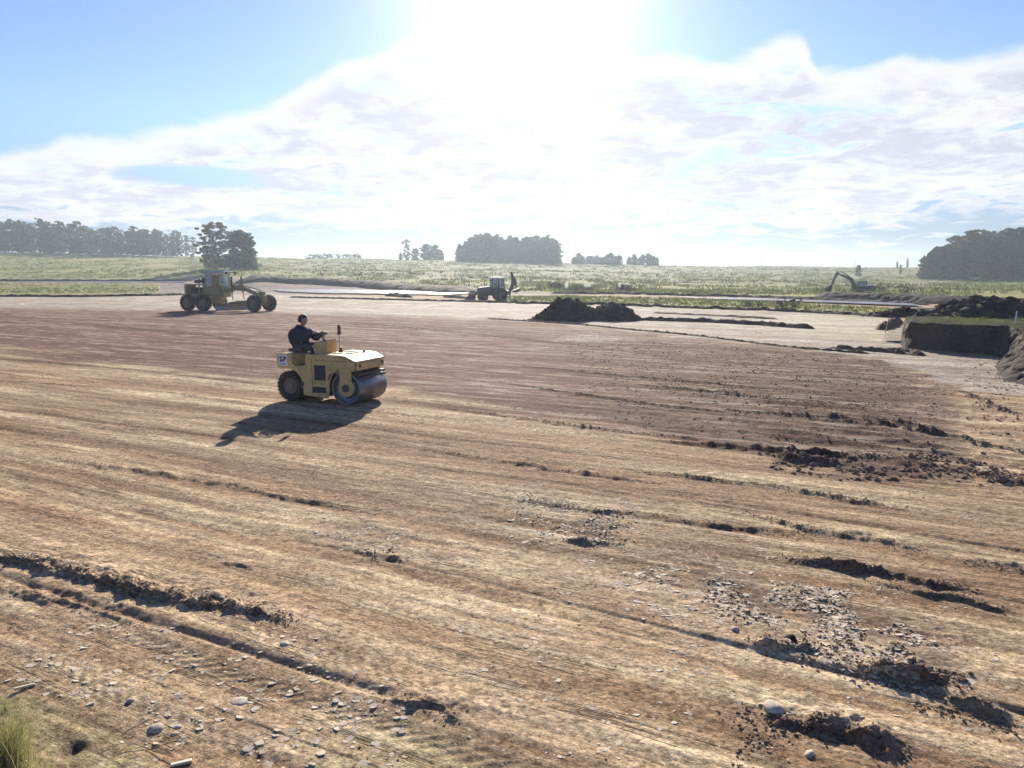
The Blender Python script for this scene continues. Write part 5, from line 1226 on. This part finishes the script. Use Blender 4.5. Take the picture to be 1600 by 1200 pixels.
M_byel = paint('loader_paint', (.11,.09,.085), .6, (.14,.10,.08), .6, scale=2)
def backhoe():
    root = empty('backhoe_loader', (0,0,0), label='dark backhoe loader with a white cab roof and its rear arm folded upright', cat='backhoe loader')
    for y in (-.85, .85):
        wheel(root, -.95, y, .72, .46, -1 if y < 0 else 1, 14, .05, rimmat=M_byel); wheel(root, 1.15, y, .46, .32, -1 if y < 0 else 1, 14, .03, rimmat=M_byel)
    b = MB(); b.box((.1,0,.85), (3.2,.7,.5)); b.build('chassis', M_byel, root, bevel=.03)
    b = MB(); b.prism([(.15,1.05),(1.75,1.0),(1.80,1.45),(1.6,1.58),(.15,1.72)], -.42, .42); b.build('engine_hood', M_byel, root, bevel=.04)
    b = MB(); b.cyl((.9,-.25,1.6), (.9,-.25,2.25), .04, n=8); b.build('exhaust', M_iron, root)
    b = MB(); b.box((-.65,0,1.35), (1.5,1.4,.5)); b.build('cab_base', M_byel, root, bevel=.03)
    b = MB()
    for x, y in ((-1.35,-.68),(-1.35,.68),(-.70,-.70),(-.70,.70),(.10,-.66),(.10,.66)): b.beam((x,y,1.58), (x*.95,y*.93,2.66), .08,.08)
    b.build('cab_frame', M_iron, root)
    for s in (-1, 1):
        b = MB(); b.box((-.30,s*.68,2.13), (.72,.015,.98)); b.box((-1.02,s*.68,2.13), (.56,.015,.98)); b.build('window', M_glass, root)
    b = MB(); b.box((.09,0,2.13), (.015,1.22,.98)); b.build('windscreen', M_glass, root); b = MB(); b.box((-1.34,0,2.13), (.015,1.22,.98)); b.build('rear_window', M_glass, root)
    b = MB(); b.box((-.63,0,2.73), (1.75,1.5,.12)); b.build('cab_roof', M_white, root, bevel=.04)
    b = MB(); b.box((-.6,0,1.75), (.5,.5,.5)); b.box((-.8,0,2.1), (.12,.45,.5)); b.build('seat', M_seat, root, bevel=.03)
    # loader
    for s in (-1, 1):
        b = MB(); b.beam((-.1,s*.55,1.35), (1.7,s*.55,1.05), .12,.20); b.beam((1.68,s*.55,1.08), (2.45,s*.55,.42), .12,.18); b.beam((.2,s*.56,.85), (1.5,s*.56,1.0), .07,.08); b.build('loader_arm', M_byel, root, bevel=.01)
    b = MB(); P = [(2.35,.05),(3.15,.03),(3.2,.07),(2.45,.12),(2.36,.40),(2.48,.82),(2.40,.90),(2.26,.75),(2.22,.30)]; b.prism(P, -1.1, 1.1)
    for s in (-1.08, 1.08): b.prism([(2.35,.06),(3.15,.06),(2.50,.86),(2.30,.7)], s-.02, s+.02)
    b.build('loader_bucket', M_byel, root)
    # backhoe folded up behind
    b = MB(); b.box((-1.9,0,.95), (.35,1.9,.45)); b.build('backhoe_frame', M_byel, root, bevel=.02)
    b = MB(); b.beam((-2.05,.1,1.0), (-2.65,.1,2.05), .24,.34); b.beam((-2.62,.1,2.0), (-2.35,.1,3.25), .24,.32,.2,.22); b.build('boom', M_byel, root, bevel=.02)
    b = MB(); b.beam((-2.30,.1,3.30), (-2.98,.1,1.65), .2,.26); b.beam((-2.55,.1,3.0), (-2.3,.1,3.45), .18,.2); b.build('dipper', M_byel, root, bevel=.02)
    b = MB(); b.cyl((-2.25,.1,1.5), (-2.5,.1,2.7), .06, n=8); b.cyl((-2.75,.1,2.9), (-3.0,.1,2.0), .05, n=8); b.build('ram', M_iron, root)
    b = MB(); b.prism([(-3.25,1.45),(-2.8,1.30),(-2.55,1.20),(-2.50,1.0),(-2.85,.95),(-3.2,1.05),(-3.38,1.3)], -.2, .4); b.build('backhoe_bucket', M_iron, root, bevel=.02)
    for s in (-1, 1):
        b = MB(); b.beam((-1.95,s*.95,1.2), (-1.95,s*.98,.25), .14,.14); b.box((-1.95,s*1.0,.2), (.4,.3,.06)); b.build('stabiliser', M_byel, root)
    return root
bh = backhoe(); p = on(769, 469.5); bh.location = p; bh.rotation_euler = (0, 0, R(180+14)); bh.scale = (1.0,)*3

M_exg = paint('excavator_green_grey', (.085,.10,.075), .6, (.15,.13,.10), .5, scale=2)
def excavator():
    root = empty('excavator', (0,0,0), label='dark green excavator with raised bent arm digging behind the black bank', cat='excavator')
    for s in (-1, 1):
        b = MB(); P = [(-1.5,.10),(-1.25,0),(1.25,0),(1.5,.10),(1.72,.38),(1.5,.66),(1.25,.74),(-1.25,.74),(-1.5,.66),(-1.72,.38)]; b.prism(P, s*.95-.25, s*.95+.25)
        t = b.build('track', M_iron, root, bevel=.04); b = MB()
        for k in range(5): b.cyl((-1.1+k*.55, s*1.205, .30), (-1.1+k*.55, s*1.23, .30), .14, n=12)
        b.build('rollers', M_exg, t)
    b = MB(); b.box((0,0,.62), (1.4,1.5,.4)); b.cyl((0,0,.75), (0,0,1.0), .55, n=20); b.build('undercarriage', M_iron, root)
    b = MB(); b.box((-.35,0,1.15), (2.9,2.3,.3)); b.build('deck', M_exg, root, bevel=.03)
    b = MB(); b.prism([(-2.2,1.05),(-.55,1.05),(-.55,1.95),(-1.9,1.95),(-2.2,1.75)], -1.15, 1.15); b.build('engine_house', M_exg, root, bevel=.06)
    b = MB(); b.box((-1.35,0,1.99), (1.4,2.0,.05)); b.build('painted_glare_lid', M_white, root, bevel=.01)  # white sheet paints the bright reflection on the hood top as colour
    b = MB(); b.cyl((-1.3,-.5,2.0), (-1.3,-.5,2.35), .06, n=8); b.build('exhaust', M_iron, root)
    b = MB(); b.box((.30,.72,1.60), (1.5,.85,.65)); b.build('cab_lower', M_exg, root, bevel=.03)
    b = MB()
    for x, y in ((-.42,.32),(-.42,1.12),(1.0,.32),(1.0,1.12)): b.beam((x,y,1.9), (x*.9,y,2.68), .09,.09)
    b.build('cab_frame', M_exg, root); b = MB(); b.box((.28,.72,2.72), (1.45,.9,.10)); b.build('cab_roof', M_exg, root, bevel=.03)
    b = MB(); b.box((.3,1.13,2.3), (1.3,.015,.7)); b.box((.98,.72,2.3), (.015,.75,.7)); b.box((.3,.31,2.3), (1.3,.015,.7)); b.build('cab_glass', M_glass, root)
    b = MB(); b.box((.55,-.8,1.5), (1.1,.6,.6)); b.build('side_box', M_exg, root, bevel=.03)
    b = MB(); b.beam((.75,-.05,1.3), (1.9,-.05,3.1), .34,.50,.34,.55); b.beam((1.80,-.05,3.0), (3.9,-.05,3.85), .34,.52,.28,.30); b.build('boom', M_exg, root, bevel=.03)
    for s in (-1, 1):
        b = MB(); b.cyl((1.0,-.05+s*.26,1.2), (1.7,-.05+s*.26,2.3), .08, n=8); b.cyl((1.7,-.05+s*.26,2.3), (2.1,-.05+s*.26,3.05), .04, n=8); b.build('boom_ram', M_iron, root)
    b = MB(); b.cyl((2.3,-.05,3.55), (3.6,-.05,4.25), .08, n=8); b.cyl((3.6,-.05,4.25), (4.5,-.05,4.35), .045, n=8); b.build('dipper_ram', M_iron, root)
    b = MB(); b.beam((4.55,-.05,4.35), (5.75,-.05,1.75), .28,.42,.24,.26); b.beam((3.75,-.05,3.75), (4.4,-.05,4.0), .26,.26); b.build('dipper', M_exg, root, bevel=.03)
    b = MB(); b.cyl((4.85,-.05,4.1), (5.6,-.05,2.6), .06, n=8); b.build('bucket_ram', M_iron, root)
    b = MB(); b.prism([(5.55,1.9),(6.35,1.95),(6.55,1.55),(6.45,1.0),(6.05,.75),(5.75,.95),(5.85,1.35)], -.5, .4)
    for k in range(4): b.box((5.85,-.4+k*.22,.80), (.22,.07,.07), rot=(0,.9,0))
    b.build('bucket', M_iron, root, bevel=.02)
    return root
ex = excavator(); ex.location = at_d(1341, 112, -.12); ex.rotation_euler = (0, 0, R(180+8)); ex.scale = (.79,)*3

# ------------------------------------------------------------------ haze
def haze():
    b = MB(); b.box((0, 440, 15.0), (3100, 1660, 42)); 
    m = bpy.data.materials.new('haze'); m.use_nodes = True; t = NT(m.node_tree); t.n.clear()
    v = t.add('ShaderNodeVolumePrincipled', {'Color': (.78,.88,1.0,1), 'Density': HAZE_D, 'Anisotropy': HAZE_G}); o = t.add('ShaderNodeOutputMaterial'); t.l.new(v.outputs[0], o.inputs['Volume'])
    o = b.build('haze', m, kind='stuff', label='pale daylight haze over the fields', cat='haze'); return o
HAZE_D, HAZE_G = .00025, .50
haze()

# ordinals for the trees that stand apart at the ends of the groves
ORD = ['first', 'second', 'third', 'fourth', 'fifth', 'sixth', 'seventh', 'eighth', 'ninth', 'tenth', 'eleventh', 'twelfth', 'thirteenth', 'fourteenth', 'fifteenth', 'sixteenth', 'seventeenth']
def ordinals(prefix, text, rev):
    L = sorted([o for o in SC.objects if o.get('label', '').startswith(prefix)], key=lambda o: o.location.x/o.location.y*(-1 if rev else 1))
    for k, o in enumerate(L[:len(ORD)]): o['label'] = text.format(ORD[k])
ordinals('slimmer eucalyptus with its trunk', 'slim eucalyptus, {} from the thin right end of the left grove', True)
ordinals('lower tree at the sloping left end', 'lower dark tree, {} from the sloping left end of the right grove', False)
ordinals('small pale tree in the right half', 'small hazy tree, {} from the right end of the row right of the middle grove', True)
